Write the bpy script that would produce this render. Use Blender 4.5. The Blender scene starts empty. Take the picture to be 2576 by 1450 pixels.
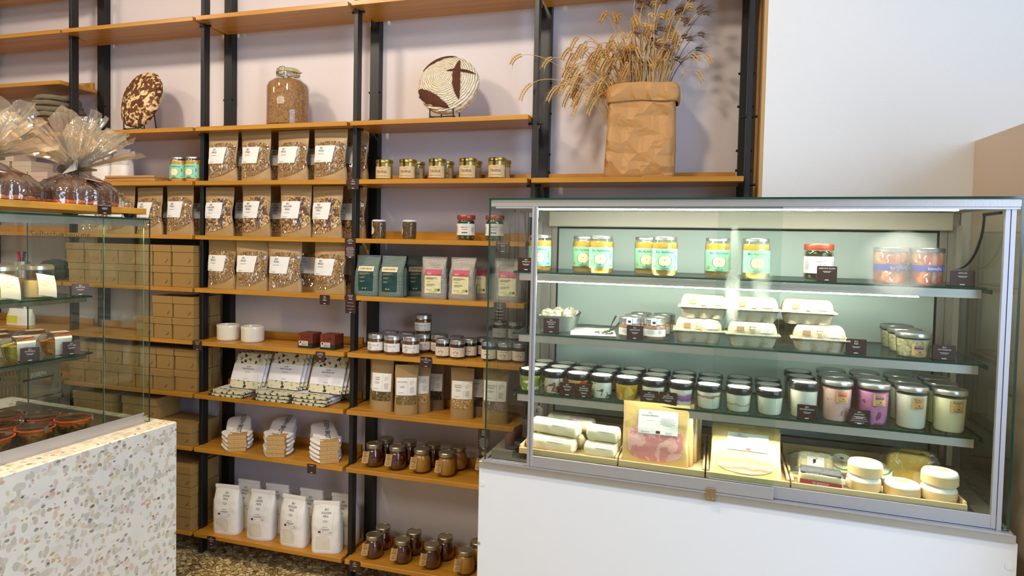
import bpy, math, random
from math import sin, cos, pi, radians as R
from mathutils import Vector, Matrix, noise
rnd = random.Random(7)
C = bpy.context.scene.collection
# ---------------------------------------------------------------- camera, world, lights, exposure
cam_d = bpy.data.cameras.new('camera'); cam = bpy.data.objects.new('camera', cam_d); C.objects.link(cam)
FPX, CX, CY = 1614.68, 1245.56, 668.42
cam_d.sensor_width = 36; cam_d.lens = FPX/2576*36
cam_d.shift_x = (1288-CX)/2576; cam_d.shift_y = (CY-725)/2576
yaw, pitch, roll = R(-16.456), R(-2.024), R(1.1854)
fw = Vector((sin(yaw)*cos(pitch), cos(yaw)*cos(pitch), sin(pitch)))
rt = Vector((cos(yaw), -sin(yaw), 0)); up = rt.cross(fw)
r2 = cos(roll)*rt+sin(roll)*up; u2 = -sin(roll)*rt+cos(roll)*up
cam.matrix_world = Matrix(((r2.x, u2.x, -fw.x, 2.991), (r2.y, u2.y, -fw.y, -2.4694), (r2.z, u2.z, -fw.z, 1.5193), (0, 0, 0, 1)))
cam_d.clip_start = .05
bpy.context.scene.camera = cam
sc = bpy.context.scene
sc.view_settings.view_transform = 'Standard'; sc.view_settings.look = 'None'
sc.view_settings.gamma = 1; sc.view_settings.exposure = 0.0
sc.view_settings.use_curve_mapping = False
sc.cycles.max_bounces = 8; sc.cycles.transparent_max_bounces = 20; sc.cycles.adaptive_threshold = .02
sc.cycles.diffuse_bounces = 4; sc.cycles.glossy_bounces = 4
sc.cycles.caustics_reflective = False; sc.cycles.caustics_refractive = False
sc.cycles.sample_clamp_indirect = 4; sc.cycles.use_denoising = True
w = bpy.data.worlds.new('world'); sc.world = w; w.use_nodes = True
w.node_tree.nodes['Background'].inputs[0].default_value = (.75, .85, 1, 1)
w.node_tree.nodes['Background'].inputs[1].default_value = .6

def area(name, loc, target, size, size_y, power, col, spread=180):
    d = bpy.data.lights.new(name, 'AREA'); d.shape = 'RECTANGLE'; d.size = size; d.size_y = size_y
    d.energy = power; d.color = col; d.spread = R(spread)
    o = bpy.data.objects.new(name, d); C.objects.link(o); o.location = loc
    o.rotation_euler = (Vector(target)-Vector(loc)).to_track_quat('-Z', 'Y').to_euler()
    return o
def spot(name, loc, target, power, col, angle=100, rad=.05, blend=.6):
    d = bpy.data.lights.new(name, 'SPOT'); d.energy = power; d.color = col; d.spot_size = R(angle)
    d.spot_blend = blend; d.shadow_soft_size = rad
    o = bpy.data.objects.new(name, d); C.objects.link(o); o.location = loc
    o.rotation_euler = (Vector(target)-Vector(loc)).to_track_quat('-Z', 'Y').to_euler()
    return o
area('shop_window_daylight', (5.17, -2.45, 1.75), (2.6, -1.2, 1.2), 2.3, 2.4, 105, (.54, .70, 1))
WARM = (1, .85, .68)
SPOTS = [(-.6, -1.5), (.75, -1.5), (2.1, -1.5)]
for i, (x, y) in enumerate(SPOTS):
    spot('ceiling_spot_light', (x, y, 3.22), (x+.15, .3, .9), (38, 80, 86)[i], WARM, 125, .11)
spot('counter_spot_light', (1.2, -1.15, 3.22), (.98, -.95, .8), 210, (1, .70, .34), 40, .05, .8)
area('ceiling_fill_light', (.8, -3.2, 3.25), (.8, -2.6, 0), 2.6, 1.2, 66, (1, .9, .78))

# ---------------------------------------------------------------- materials
def new_mat(name):
    m = bpy.data.materials.new(name); m.use_nodes = True; n = m.node_tree
    return m, n.nodes, n.links, n.nodes['Principled BSDF']
def srgb(r, g, b):
    f = lambda c: (c/255/12.92) if c/255 <= .04045 else ((c/255+.055)/1.055)**2.4
    return (f(r), f(g), f(b), 1)
MC = {}
def flat(name, col, rough=.5, metal=0, coat=0, bump=0, bscale=60, trans=0, sss=0, coat_r=.05, emit=0):
    if name in MC: return MC[name]
    m, N, K, P = new_mat(name)
    P.inputs['Base Color'].default_value = col; P.inputs['Roughness'].default_value = rough
    P.inputs['Metallic'].default_value = metal; P.inputs['Coat Weight'].default_value = coat
    P.inputs['Coat Roughness'].default_value = coat_r
    P.inputs['Transmission Weight'].default_value = trans
    if emit:
        P.inputs['Emission Color'].default_value = col; P.inputs['Emission Strength'].default_value = emit
    if bump:
        t = N.new('ShaderNodeTexCoord'); x = N.new('ShaderNodeTexNoise'); b = N.new('ShaderNodeBump')
        x.inputs['Scale'].default_value = bscale; x.inputs['Detail'].default_value = 4
        b.inputs['Strength'].default_value = bump; b.inputs['Distance'].default_value = .01
        K.new(t.outputs['Object'], x.inputs['Vector']); K.new(x.outputs['Fac'], b.inputs['Height']); K.new(b.outputs[0], P.inputs['Normal'])
    MC[name] = m; return m
def ramp(N, stops, interp='LINEAR'):
    r = N.new('ShaderNodeValToRGB'); e = r.color_ramp.elements; r.color_ramp.interpolation = interp
    while len(e) < len(stops): e.new(.5)
    for k, (p, c) in enumerate(stops): e[k].position = p; e[k].color = c
    return r
def wood(name, c1, c2, rough=.38, axis=0, scale=1.0):
    m, N, K, P = new_mat(name)
    t = N.new('ShaderNodeTexCoord'); mp = N.new('ShaderNodeMapping')
    s = [38*scale]*3; s[axis] = 1.6*scale; mp.inputs['Scale'].default_value = s
    oi = N.new('ShaderNodeObjectInfo'); ad = N.new('ShaderNodeVectorMath'); ad.operation = 'ADD'
    ml = N.new('ShaderNodeMath'); ml.operation = 'MULTIPLY'; ml.inputs[1].default_value = 30
    K.new(oi.outputs['Random'], ml.inputs[0]); K.new(t.outputs['Object'], mp.inputs[0]); K.new(mp.outputs[0], ad.inputs[0]); K.new(ml.outputs[0], ad.inputs[1])
    n1 = N.new('ShaderNodeTexNoise'); n1.inputs['Scale'].default_value = 1; n1.inputs['Detail'].default_value = 6; n1.inputs['Distortion'].default_value = .6
    K.new(ad.outputs[0], n1.inputs['Vector'])
    r = ramp(N, [(.3, c1), (.7, c2)]); K.new(n1.outputs['Fac'], r.inputs[0]); K.new(r.outputs[0], P.inputs['Base Color'])
    b = N.new('ShaderNodeBump'); b.inputs['Strength'].default_value = .08; b.inputs['Distance'].default_value = .003
    K.new(n1.outputs['Fac'], b.inputs['Height']); K.new(b.outputs[0], P.inputs['Normal'])
    P.inputs['Roughness'].default_value = rough; P.inputs['Coat Weight'].default_value = .15; P.inputs['Coat Roughness'].default_value = .25
    MC[name] = m; return m
def crumbs(name, cols, scale=120, coat=1., crinkle=9, bump=1., cr=.9):
    """loose dry filling seen through clear film; the film is the coat layer with its own crinkled normal"""
    m, N, K, P = new_mat(name)
    t = N.new('ShaderNodeTexCoord'); v = N.new('ShaderNodeTexVoronoi'); v.inputs['Scale'].default_value = scale
    n0 = N.new('ShaderNodeTexNoise'); n0.inputs['Scale'].default_value = scale*.5
    mx = N.new('ShaderNodeMix'); mx.data_type = 'VECTOR'; mx.inputs[0].default_value = .06
    K.new(t.outputs['Object'], n0.inputs['Vector']); K.new(t.outputs['Object'], mx.inputs[4]); K.new(n0.outputs['Color'], mx.inputs[5])
    K.new(mx.outputs[1], v.inputs['Vector'])
    sp = N.new('ShaderNodeSeparateColor'); K.new(v.outputs['Color'], sp.inputs[0])
    r = ramp(N, [(i/max(1, len(cols)-1)*.96, c) for i, c in enumerate(cols)], 'CONSTANT'); K.new(sp.outputs[0], r.inputs[0])
    dk = ramp(N, [(0, (1, 1, 1, 1)), (.55, (.75, .7, .65, 1)), (1, (.25, .2, .15, 1))]); K.new(v.outputs['Distance'], dk.inputs[0])
    mu = N.new('ShaderNodeMix'); mu.data_type = 'RGBA'; mu.blend_type = 'MULTIPLY'; mu.inputs[0].default_value = 1
    K.new(r.outputs[0], mu.inputs[6]); K.new(dk.outputs[0], mu.inputs[7]); K.new(mu.outputs[2], P.inputs['Base Color'])
    b = N.new('ShaderNodeBump'); b.invert = True; b.inputs['Strength'].default_value = bump; b.inputs['Distance'].default_value = .004
    K.new(v.outputs['Distance'], b.inputs['Height']); K.new(b.outputs[0], P.inputs['Normal'])
    P.inputs['Roughness'].default_value = .7
    if coat:
        P.inputs['Coat Weight'].default_value = coat; P.inputs['Coat Roughness'].default_value = .07; P.inputs['Coat IOR'].default_value = 1.8
        wn = N.new('ShaderNodeTexNoise'); wn.inputs['Scale'].default_value = 9; K.new(t.outputs['Object'], wn.inputs[0])
        wm = N.new('ShaderNodeMix'); wm.data_type = 'VECTOR'; wm.inputs[0].default_value = .08; K.new(t.outputs['Object'], wm.inputs[4]); K.new(wn.outputs['Color'], wm.inputs[5])
        mp = N.new('ShaderNodeMapping'); mp.inputs['Scale'].default_value = (1.5, 1, .8); mp.inputs['Rotation'].default_value = (0, .5, 0); K.new(wm.outputs[1], mp.inputs[0])
        n2 = N.new('ShaderNodeTexVoronoi'); n2.inputs['Scale'].default_value = crinkle*2.6; n2.distance = 'MANHATTAN'; K.new(mp.outputs[0], n2.inputs['Vector'])
        b2 = N.new('ShaderNodeBump'); b2.inputs['Strength'].default_value = cr; b2.inputs['Distance'].default_value = .02
        K.new(n2.outputs['Distance'], b2.inputs['Height']); K.new(b2.outputs[0], P.inputs['Coat Normal'])
    MC[name] = m; return m
def thin_glass(name, tint=(1, 1, 1, 1), base=.04, rough=0.0, haze=0, haze_col=(1, 1, 1, 1), crinkle=0, cscale=20, power=5, hazetex=None):
    m, N, K, P = new_mat(name); N.remove(P); out = N['Material Output']
    tr = N.new('ShaderNodeBsdfTransparent'); tr.inputs[0].default_value = tint
    gl = N.new('ShaderNodeBsdfGlossy'); gl.inputs['Roughness'].default_value = rough
    lw = N.new('ShaderNodeLayerWeight'); lw.inputs[0].default_value = .5
    pw = N.new('ShaderNodeMath'); pw.operation = 'POWER'; pw.inputs[1].default_value = power
    ma = N.new('ShaderNodeMath'); ma.operation = 'MULTIPLY_ADD'; ma.inputs[1].default_value = 1-base; ma.inputs[2].default_value = base
    K.new(lw.outputs['Facing'], pw.inputs[0]); K.new(pw.outputs[0], ma.inputs[0])
    mx = N.new('ShaderNodeMixShader'); K.new(ma.outputs[0], mx.inputs[0])
    src = tr
    if haze:
        df = N.new('ShaderNodeBsdfTranslucent'); d2 = N.new('ShaderNodeBsdfDiffuse'); df.inputs[0].default_value = haze_col; d2.inputs[0].default_value = haze_col
        a = N.new('ShaderNodeMixShader'); K.new(df.outputs[0], a.inputs[1]); K.new(d2.outputs[0], a.inputs[2])
        b = N.new('ShaderNodeMixShader'); b.inputs[0].default_value = haze; K.new(tr.outputs[0], b.inputs[1]); K.new(a.outputs[0], b.inputs[2]); src = b
        if hazetex: hazetex(N, K, b)
    K.new(src.outputs[0], mx.inputs[1]); K.new(gl.outputs[0], mx.inputs[2]); K.new(mx.outputs[0], out.inputs[0])
    if crinkle:
        t = N.new('ShaderNodeTexCoord'); x = N.new('ShaderNodeTexNoise'); bb = N.new('ShaderNodeBump')
        x.inputs['Scale'].default_value = cscale; x.inputs['Detail'].default_value = 3; x.inputs['Distortion'].default_value = 1
        bb.inputs['Strength'].default_value = crinkle; bb.inputs['Distance'].default_value = .03
        K.new(t.outputs['Object'], x.inputs['Vector']); K.new(x.outputs['Fac'], bb.inputs['Height'])
        K.new(bb.outputs[0], gl.inputs['Normal']); K.new(bb.outputs[0], lw.inputs['Normal'])
    MC[name] = m; return m
def emis(name, col, s):
    m, N, K, P = new_mat(name); N.remove(P); e = N.new('ShaderNodeEmission'); e.inputs[0].default_value = col; e.inputs[1].default_value = s
    K.new(e.outputs[0], N['Material Output'].inputs[0]); MC[name] = m; return m

OAK = wood('oak shelf', srgb(202, 144, 46), srgb(178, 118, 30))
OAKL = wood('oak board', srgb(214, 160, 62), srgb(192, 134, 44), axis=1)
TRAYW = wood('tray wood', srgb(232, 205, 150), srgb(215, 180, 120), .5)
BLACK = flat('black steel', (.006, .0065, .006, 1), .45, 0, 0)
STEEL = flat('brushed steel', srgb(196, 192, 186), .38, .7, 0, .04, 200)
STEELD = flat('dark steel deck', srgb(140, 136, 122), .32, .8)
CHROME = flat('chrome', srgb(215, 215, 215), .12, 1)
ALU = flat('anodised aluminium', srgb(196, 196, 200), .42, .7)
WALLM = flat('painted wall', srgb(222, 213, 213), .8, bump=.05, bscale=90)
WHITEW = flat('white wall paint', srgb(236, 234, 230), .75, bump=.06, bscale=140)
WHITEP = flat('white laminate', srgb(238, 238, 238), .35, coat=.2)
BEIGE = flat('beige paint', srgb(214, 190, 165), .7)
GLASS = thin_glass('clear glass', (.93, .97, .95, 1), .05)
GLASSC = thin_glass('jar glass', (.97, .97, .95, 1), .06, power=4)
GEDGE = flat('green glass edge', srgb(12, 62, 48), .12, 0, 1)
GEDGEL = flat('pale glass edge', srgb(120, 165, 130), .15, 0, 1)
PAPERW = flat('white label paper', srgb(238, 235, 228), .6)
CREAM = flat('cream paper', srgb(235, 215, 170), .6)
INK = flat('black ink', (.012, .012, .012, 1), .6)
INKG = flat('grey ink', srgb(120, 115, 110), .7)
WINK = flat('white ink', srgb(235, 230, 225), .6)
SIGN = flat('dark brown sign card', srgb(58, 32, 28), .4, coat=.15)
KRAFT = flat('kraft paper', srgb(164, 130, 80), .6, bump=.25, bscale=25)
KRAFTB = flat('kraft cardboard', srgb(156, 121, 66), .75, bump=.03, bscale=60)
TAPE = flat('kraft band', srgb(196, 158, 100), .6)
FOODY = {}

# ---------------------------------------------------------------- mesh helpers
class MB:
    def __init__(s): s.v = []; s.f = []; s.mi = []; s.sm = []
    def add(s, vs, fs, mi=0, smooth=False):
        o = len(s.v); s.v += [tuple(v) for v in vs]
        for f in fs: s.f.append(tuple(i+o for i in f)); s.mi.append(mi); s.sm.append(smooth)
        return s
    def box(s, a, b, mi=0, M=None, bev=0, mis=None):
        x0, y0, z0 = a; x1, y1, z1 = b
        if bev:
            d = bev; vs = []; 
            for z in (z0, z1):
                for (x, y, sx, sy) in ((x0, y0, 1, 1), (x1, y0, -1, 1), (x1, y1, -1, -1), (x0, y1, 1, -1)):
                    sz = 1 if z == z0 else -1
                    vs += [(x+sx*d, y+sy*d, z), (x+sx*d, y, z+sz*d), (x, y+sy*d, z+sz*d)]
            q = lambda c, k, t: (c+4*k)*3+t
            fs = [[q(c, 0, 0) for c in (3, 2, 1, 0)], [q(c, 1, 0) for c in (0, 1, 2, 3)]]
            side = {0: 1, 1: 2, 2: 1, 3: 2}
            for c in range(4):
                e = (c+1) % 4; t = side[c]
                fs.append([q(c, 0, t), q(e, 0, t), q(e, 1, t), q(c, 1, t)])
                fs.append([q(c, 0, 0), q(e, 0, 0), q(e, 0, t), q(c, 0, t)])
                fs.append([q(c, 1, t), q(e, 1, t), q(e, 1, 0), q(c, 1, 0)])
                t2 = side[(c-1) % 4]
                fs.append([q(c, 0, t2), q(c, 0, t), q(c, 1, t), q(c, 1, t2)])
                for k in (0, 1):
                    tri = [q(c, k, 0), q(c, k, t), q(c, k, t2)]; fs.append(tri if k == 0 else tri[::-1])
        else:
            vs = [(x0, y0, z0), (x1, y0, z0), (x1, y1, z0), (x0, y1, z0), (x0, y0, z1), (x1, y0, z1), (x1, y1, z1), (x0, y1, z1)]
            fs = [(3, 2, 1, 0), (4, 5, 6, 7), (0, 1, 5, 4), (1, 2, 6, 5), (2, 3, 7, 6), (3, 0, 4, 7)]
        if M: vs = [M @ Vector(v) for v in vs]
        if mis:
            for k, f in enumerate(fs): s.add([vs[i] for i in f], [tuple(range(len(f)))], mis[k])
        else: s.add(vs, fs, mi)
        return s
    def lathe(s, prof, n=28, mi=0, M=None, a0=0, a1=2*pi, smooth=True, caps=True, sx=1, sy=1, mis=None):
        full = abs(a1-a0-2*pi) < 1e-6; k = n if full else n+1; vs = []
        for r, z in prof:
            for i in range(k):
                a = a0+(a1-a0)*i/n; vs.append((sx*r*sin(a), -sy*r*cos(a), z))
        if M: vs = [M @ Vector(v) for v in vs]
        o = len(s.v); s.v += [tuple(v) for v in vs]
        for j in range(len(prof)-1):
            for i in range(n):
                i2 = (i+1) % k if full else i+1
                s.f.append((o+j*k+i, o+j*k+i2, o+(j+1)*k+i2, o+(j+1)*k+i)); s.mi.append(mis[j] if mis else mi); s.sm.append(smooth)
        if caps and full:
            if prof[0][0] > 1e-5: s.f.append(tuple(o+i for i in range(k))[::-1]); s.mi.append(mis[0] if mis else mi); s.sm.append(False)
            if prof[-1][0] > 1e-5: s.f.append(tuple(o+(len(prof)-1)*k+i for i in range(k))); s.mi.append(mis[-1] if mis else mi); s.sm.append(False)
        return s
    def tube(s, pts, r, n=8, mi=0, cap=True, rr=None):
        pts = [Vector(p) for p in pts]; rings = []; o = len(s.v)
        for i, p in enumerate(pts):
            t = (pts[min(i+1, len(pts)-1)]-pts[max(i-1, 0)]).normalized()
            a = t.cross(Vector((0, 0, 1)) if abs(t.z) < .9 else Vector((1, 0, 0))).normalized(); b = t.cross(a)
            q = rr[i] if rr else r
            for k in range(n): s.v.append(tuple(p+a*q*cos(2*pi*k/n)+b*q*sin(2*pi*k/n)))
        for i in range(len(pts)-1):
            for k in range(n):
                k2 = (k+1) % n; s.f.append((o+i*n+k, o+i*n+k2, o+(i+1)*n+k2, o+(i+1)*n+k)); s.mi.append(mi); s.sm.append(True)
        if cap:
            s.f.append(tuple(o+k for k in range(n))[::-1]); s.f.append(tuple(o+(len(pts)-1)*n+k for k in range(n))); s.mi += [mi, mi]; s.sm += [False, False]
        return s
    def grid(s, fn, nu, nv, mi=0, smooth=True):
        vs = [fn(i/nu, j/nv) for j in range(nv+1) for i in range(nu+1)]
        fs = [(j*(nu+1)+i, j*(nu+1)+i+1, (j+1)*(nu+1)+i+1, (j+1)*(nu+1)+i) for j in range(nv) for i in range(nu)]
        return s.add(vs, fs, mi, smooth)
    def build(s, name, mats, parent=None, sharp=40):
        me = bpy.data.meshes.new(name); me.from_pydata(s.v, [], s.f)
        if not isinstance(mats, (list, tuple)): mats = [mats]
        for m in mats: me.materials.append(m)
        me.polygons.foreach_set('material_index', s.mi); me.polygons.foreach_set('use_smooth', s.sm)
        me.update()
        if any(s.sm): 
            try: me.set_sharp_from_angle(angle=R(sharp))
            except Exception: pass
        o = bpy.data.objects.new(name, me); C.objects.link(o)
        if parent: o.parent = parent
        return o
def tag(o, label=None, cat=None, group=None, kind=None):
    if label: o['label'] = label
    if cat: o['category'] = cat
    if group: o['group'] = group
    if kind: o['kind'] = kind
    return o
def empty(name, loc=(0, 0, 0), rz=0):
    o = bpy.data.objects.new(name, None); C.objects.link(o); o.location = loc; o.rotation_euler = (0, 0, rz)
    o.empty_display_size = .05; return o
KIDS = {}
def copy_tree(o, parent=None):
    c = o.copy(); C.objects.link(c)
    if parent: c.parent = parent
    for ch in list(o.children): copy_tree(ch, c)
    return c
USED = set()
def place(proto, loc, rz=0, label=None, group=None, sc_=None, rx=0, ry=0):
    """first call uses the prototype itself, later ones a copy of the thing and its parts"""
    o = proto if proto.name not in USED else copy_tree(proto)
    USED.add(proto.name); o.location = loc; o.rotation_euler = (rx, ry, rz)
    if sc_: o.scale = sc_ if isinstance(sc_, tuple) else (sc_,)*3
    if label: o['label'] = label
    if group: o['group'] = group
    return o
ORD = ['leftmost', 'second from left', 'third from left', 'fourth from left', 'fifth from left', 'sixth from left', 'seventh from left', 'eighth from left', 'ninth from left', 'tenth from left', 'eleventh from left']

# flat marks: lettering, rules and little drawings laid out in 2D, then mapped on to a surface
TXT = {}
def text2d(s, size, shear=0, align='CENTER'):
    key = (s, shear, align)
    if key not in TXT:
        cu = bpy.data.curves.new('t', 'FONT'); cu.body = s; cu.size = 1; cu.shear = shear; cu.align_x = align; cu.resolution_u = 2
        ob = bpy.data.objects.new('t', cu); C.objects.link(ob)
        dg = bpy.context.evaluated_depsgraph_get(); me = bpy.data.meshes.new_from_object(ob.evaluated_get(dg))
        TXT[key] = ([tuple(v.co) for v in me.vertices], [tuple(p.vertices) for p in me.polygons])
        bpy.data.objects.remove(ob); bpy.data.curves.remove(cu); bpy.data.meshes.remove(me)
    v, f = TXT[key]; return [(x*size, y*size) for x, y, z in v], f
class Marks:
    def __init__(s): s.v = []; s.f = []; s.mi = []; s.k = []; s.lay = 0
    def _a(s, v, f, mi):
        if s.mi and s.mi[-1] != mi: s.lay += 1
        o = len(s.v); s.v += v; s.k += [s.lay]*len(v)
        for q in f: s.f.append(tuple(i+o for i in q)); s.mi.append(mi)
        return s
    def text(s, t, x, y, size, mi=0, shear=0, align='CENTER', sx=1):
        v, f = text2d(t, size, shear, align); return s._a([(a*sx+x, b+y) for a, b in v], f, mi)
    def rect(s, x, y, w, h, mi=0, n=1):
        vs = []; fs = []; n = max(n, int(w/.005))
        for i in range(n+1): vs += [(x-w/2+w*i/n, y-h/2), (x-w/2+w*i/n, y+h/2)]
        for i in range(n): fs.append((2*i, 2*i+2, 2*i+3, 2*i+1))
        return s._a(vs, fs, mi)
    def poly(s, pts, mi=0): return s._a(list(pts), [tuple(range(len(pts)))], mi)
    def disc(s, x, y, rx, ry=None, mi=0, n=20):
        ry = ry or rx
        if rx < .005: return s.poly([(x+rx*cos(2*pi*i/n), y+ry*sin(2*pi*i/n)) for i in range(n)], mi)
        m = 10; vs = []; h = lambda t: ry*math.sqrt(max(0, 1-t*t))
        for i in range(m+1):
            t = -cos(pi*i/m); vs += [(x+rx*t, y-h(t)), (x+rx*t, y+h(t))]
        return s._a(vs, [(2*i, 2*i+2, 2*i+3, 2*i+1) for i in range(m)], mi)
    def stroke(s, pts, wd, mi=0):
        for (a, b), (c, d) in zip(pts[:-1], pts[1:]):
            l = math.hypot(c-a, d-b) or 1; nx, ny = -(d-b)/l*wd/2, (c-a)/l*wd/2
            s._a([(a-nx, b-ny), (c-nx, d-ny), (c+nx, d+ny), (a+nx, b+ny)], [(0, 1, 2, 3)], mi)
        return s
    def lines(s, x, y, w, n, dy, h, mi=0, align=0):
        for i in range(n):
            ww = w*(.75+.25*((i*37) % 5)/4) if i < n-1 else w*.55
            s.rect(x+(ww-w)/2*align, y-i*dy, ww, h, mi)
        return s
    def build(s, name, mats, parent, fn):
        b = MB(); out = []
        for (x, y), k in zip(s.v, s.k):
            p = Vector(fn(x, y))
            if k:
                n = (Vector(fn(x+1e-4, y))-p).cross(Vector(fn(x, y+1e-4))-p); n.normalize(); p = p+n*(k*9e-5)
            out.append(tuple(p))
        b.v = out; b.f = s.f; b.mi = s.mi; b.sm = [False]*len(s.f)
        return b.build(name, mats, parent)
def cyl(Rr, z0=0, a=0, off=.0008): return lambda x, y: ((Rr+off)*sin(x/Rr+a), -(Rr+off)*cos(x/Rr+a), z0+y)
def plane(y0=0, z0=0, off=.0006, x0=0): return lambda x, y: (x+x0, y0-off, z0+y)

class Loft:
    """closed bag-like body from horizontal superellipse sections (z, half width, half depth, dx, dy)"""
    def __init__(s, secs, n=2.4, wr=0, seed=0, wscale=14):
        s.s = secs; s.n = n; s.wr = wr; s.seed = seed; s.ws = wscale
    def at(s, z):
        S = s.s
        if z <= S[0][0]: return S[0][1:]
        for a, b in zip(S[:-1], S[1:]):
            if z <= b[0]:
                t = (z-a[0])/max(1e-9, b[0]-a[0]); return tuple(p+(q-p)*t for p, q in zip(a[1:], b[1:]))
        return S[-1][1:]
    def pt(s, th, z):
        hw, hd, dx, dy = s.at(z); n = s.n; c, q = sin(th), -cos(th)
        x = hw*math.copysign(abs(c)**(2/n), c); y = hd*math.copysign(abs(q)**(2/n), q)
        k = 0
        if s.wr: k = s.wr*noise.noise(Vector((x*s.ws+s.seed*3.1, y*s.ws*1.3, z*s.ws*.8+s.seed)))+s.wr*.5*noise.noise(Vector((x*s.ws*2.6+s.seed, z*s.ws*3, y*9)))
        return Vector((x+dx, y+dy+(k if q < 0 else -k)*min(1, hd/.012), z))
    def front(s, x, z, off=.0008):
        hw, hd, dx, dy = s.at(z); xr = max(-.9999, min(.9999, (x-dx)/hw)); c = abs(xr)**(s.n/2)
        th = math.asin(min(1, c))*(1 if xr > 0 else -1); p = s.pt(th, z); return Vector((x, p.y-off, z))
    def body(s, mb, nth=40, nz=24, mi=0):
        z0, z1 = s.s[0][0], s.s[-1][0]; vs = []
        for j in range(nz+1):
            for i in range(nth): vs.append(s.pt(2*pi*i/nth, z0+(z1-z0)*j/nz))
        fs = [(j*nth+i, j*nth+(i+1) % nth, (j+1)*nth+(i+1) % nth, (j+1)*nth+i) for j in range(nz) for i in range(nth)]
        mb.add(vs, fs, mi, True)
        mb.add([vs[i] for i in range(nth)], [tuple(range(nth))[::-1]], mi); mb.add(vs[-nth:], [tuple(range(nth))], mi); return mb
    def patch(s, mb, x0, x1, z0, z1, nu=12, nv=12, off=.001, mi=0):
        f = lambda q, v: q(v) if callable(q) else q
        def fn(u, v):
            a, b = f(x0, v), f(x1, v); x = a+(b-a)*u; z = f(z0, u)+(f(z1, u)-f(z0, u))*v; return s.front(x, z, off)
        return mb.grid(fn, nu, nv, mi)
    def map(s, off=.0018): return lambda x, z: s.front(x, z, off)
# ---------------------------------------------------------------- room
def struct(name, mb, m, parent=None):
    o = mb.build(name, m, parent)
    if not parent: o['kind'] = 'structure'
    return o
def terrazzo_floor():
    m, N, K, P = new_mat('mosaic floor')
    t = N.new('ShaderNodeTexCoord'); v = N.new('ShaderNodeTexVoronoi'); v.inputs['Scale'].default_value = 42
    mp = N.new('ShaderNodeMapping'); mp.inputs['Scale'].default_value = (1, 1.25, 1); K.new(t.outputs['Object'], mp.inputs[0]); K.new(mp.outputs[0], v.inputs[0])
    e = N.new('ShaderNodeTexVoronoi'); e.feature = 'DISTANCE_TO_EDGE'; e.inputs['Scale'].default_value = 42; K.new(mp.outputs[0], e.inputs[0])
    sp = N.new('ShaderNodeSeparateColor'); K.new(v.outputs['Color'], sp.inputs[0])
    r = ramp(N, [(0, srgb(196, 174, 120)), (.35, srgb(222, 203, 150)), (.6, srgb(150, 128, 84)), (.85, srgb(232, 214, 168)), (.97, srgb(120, 98, 62))], 'CONSTANT'); K.new(sp.outputs[0], r.inputs[0])
    g = ramp(N, [(.02, (0, 0, 0, 1)), (.09, (1, 1, 1, 1))]); K.new(e.outputs['Distance'], g.inputs[0])
    mu = N.new('ShaderNodeMix'); mu.data_type = 'RGBA'; mu.inputs[6].default_value = srgb(84, 68, 44); K.new(g.outputs[0], mu.inputs[0]); K.new(r.outputs[0], mu.inputs[7]); K.new(mu.outputs[2], P.inputs['Base Color'])
    P.inputs['Roughness'].default_value = .4; return m
struct('floor', MB().box((-2.5, -6, -.05), (5.2, .3, 0)), terrazzo_floor())
struct('ceiling', MB().box((-2.5, -6, 3.3), (5.2, .3, 3.4)), WHITEW)
struct('wall_back', MB().box((-2.5, .262, 0), (3.25, .36, 3.3)), WALLM)
struct('wall_front', MB().box((3.25, .03, 0), (5.2, .36, 3.3)), WHITEW)
struct('trim_1', MB().box((3.238, .031, 0), (3.2495, .2615, 3.3)), flat('warm lit reveal', srgb(196, 152, 92), .6))  # brown of the reveal has the warm light put into its colour
struct('wall_left', MB().box((-2.6, -6, 0), (-2.5, .3, 3.3)), WHITEW)
struct('wall_right', MB().box((5.2, -6, 0), (5.3, -3.65, 3.3)).box((5.2, -1.25, 0), (5.3, .3, 3.3)).box((5.2, -3.65, 0), (5.3, -1.25, .5)).box((5.2, -3.65, 2.95), (5.3, -1.25, 3.3)), WHITEW)
struct('wall_rear', MB().box((-2.5, -6.1, 0), (5.2, -6, 3.3)), WHITEW)
wf = struct('window_1', MB().box((5.2, -3.65, .5), (5.26, -3.6, 2.95)).box((5.2, -2.47, .5), (5.26, -2.43, 2.95)).box((5.2, -1.3, .5), (5.26, -1.25, 2.95)), BLACK)
struct('pane', MB().box((5.22, -3.6, .5), (5.23, -2.47, 2.95)).box((5.22, -2.43, .5), (5.23, -1.3, 2.95)), GLASS, wf)
struct('wall_partition', MB().box((3.9, -.75, 0), (5.19, .0295, 1.889)), BEIGE)
for i, (x, y) in enumerate(SPOTS+[(1.2, -1.15)]):
    o = MB().lathe([(.0, 3.3), (.03, 3.299), (.03, 3.26), (.055, 3.25), (.06, 3.23), (.052, 3.225), (.045, 3.245), (0, 3.25)], 20).build('ceiling_lamp', BLACK)
    tag(o, 'black round ceiling spotlight, %s' % ['leftmost', 'second from left', 'rightmost', 'above the terrazzo counter edge'][i], 'lamp', 'ceiling spotlights'); o.location = (x, y, 0)

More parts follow.
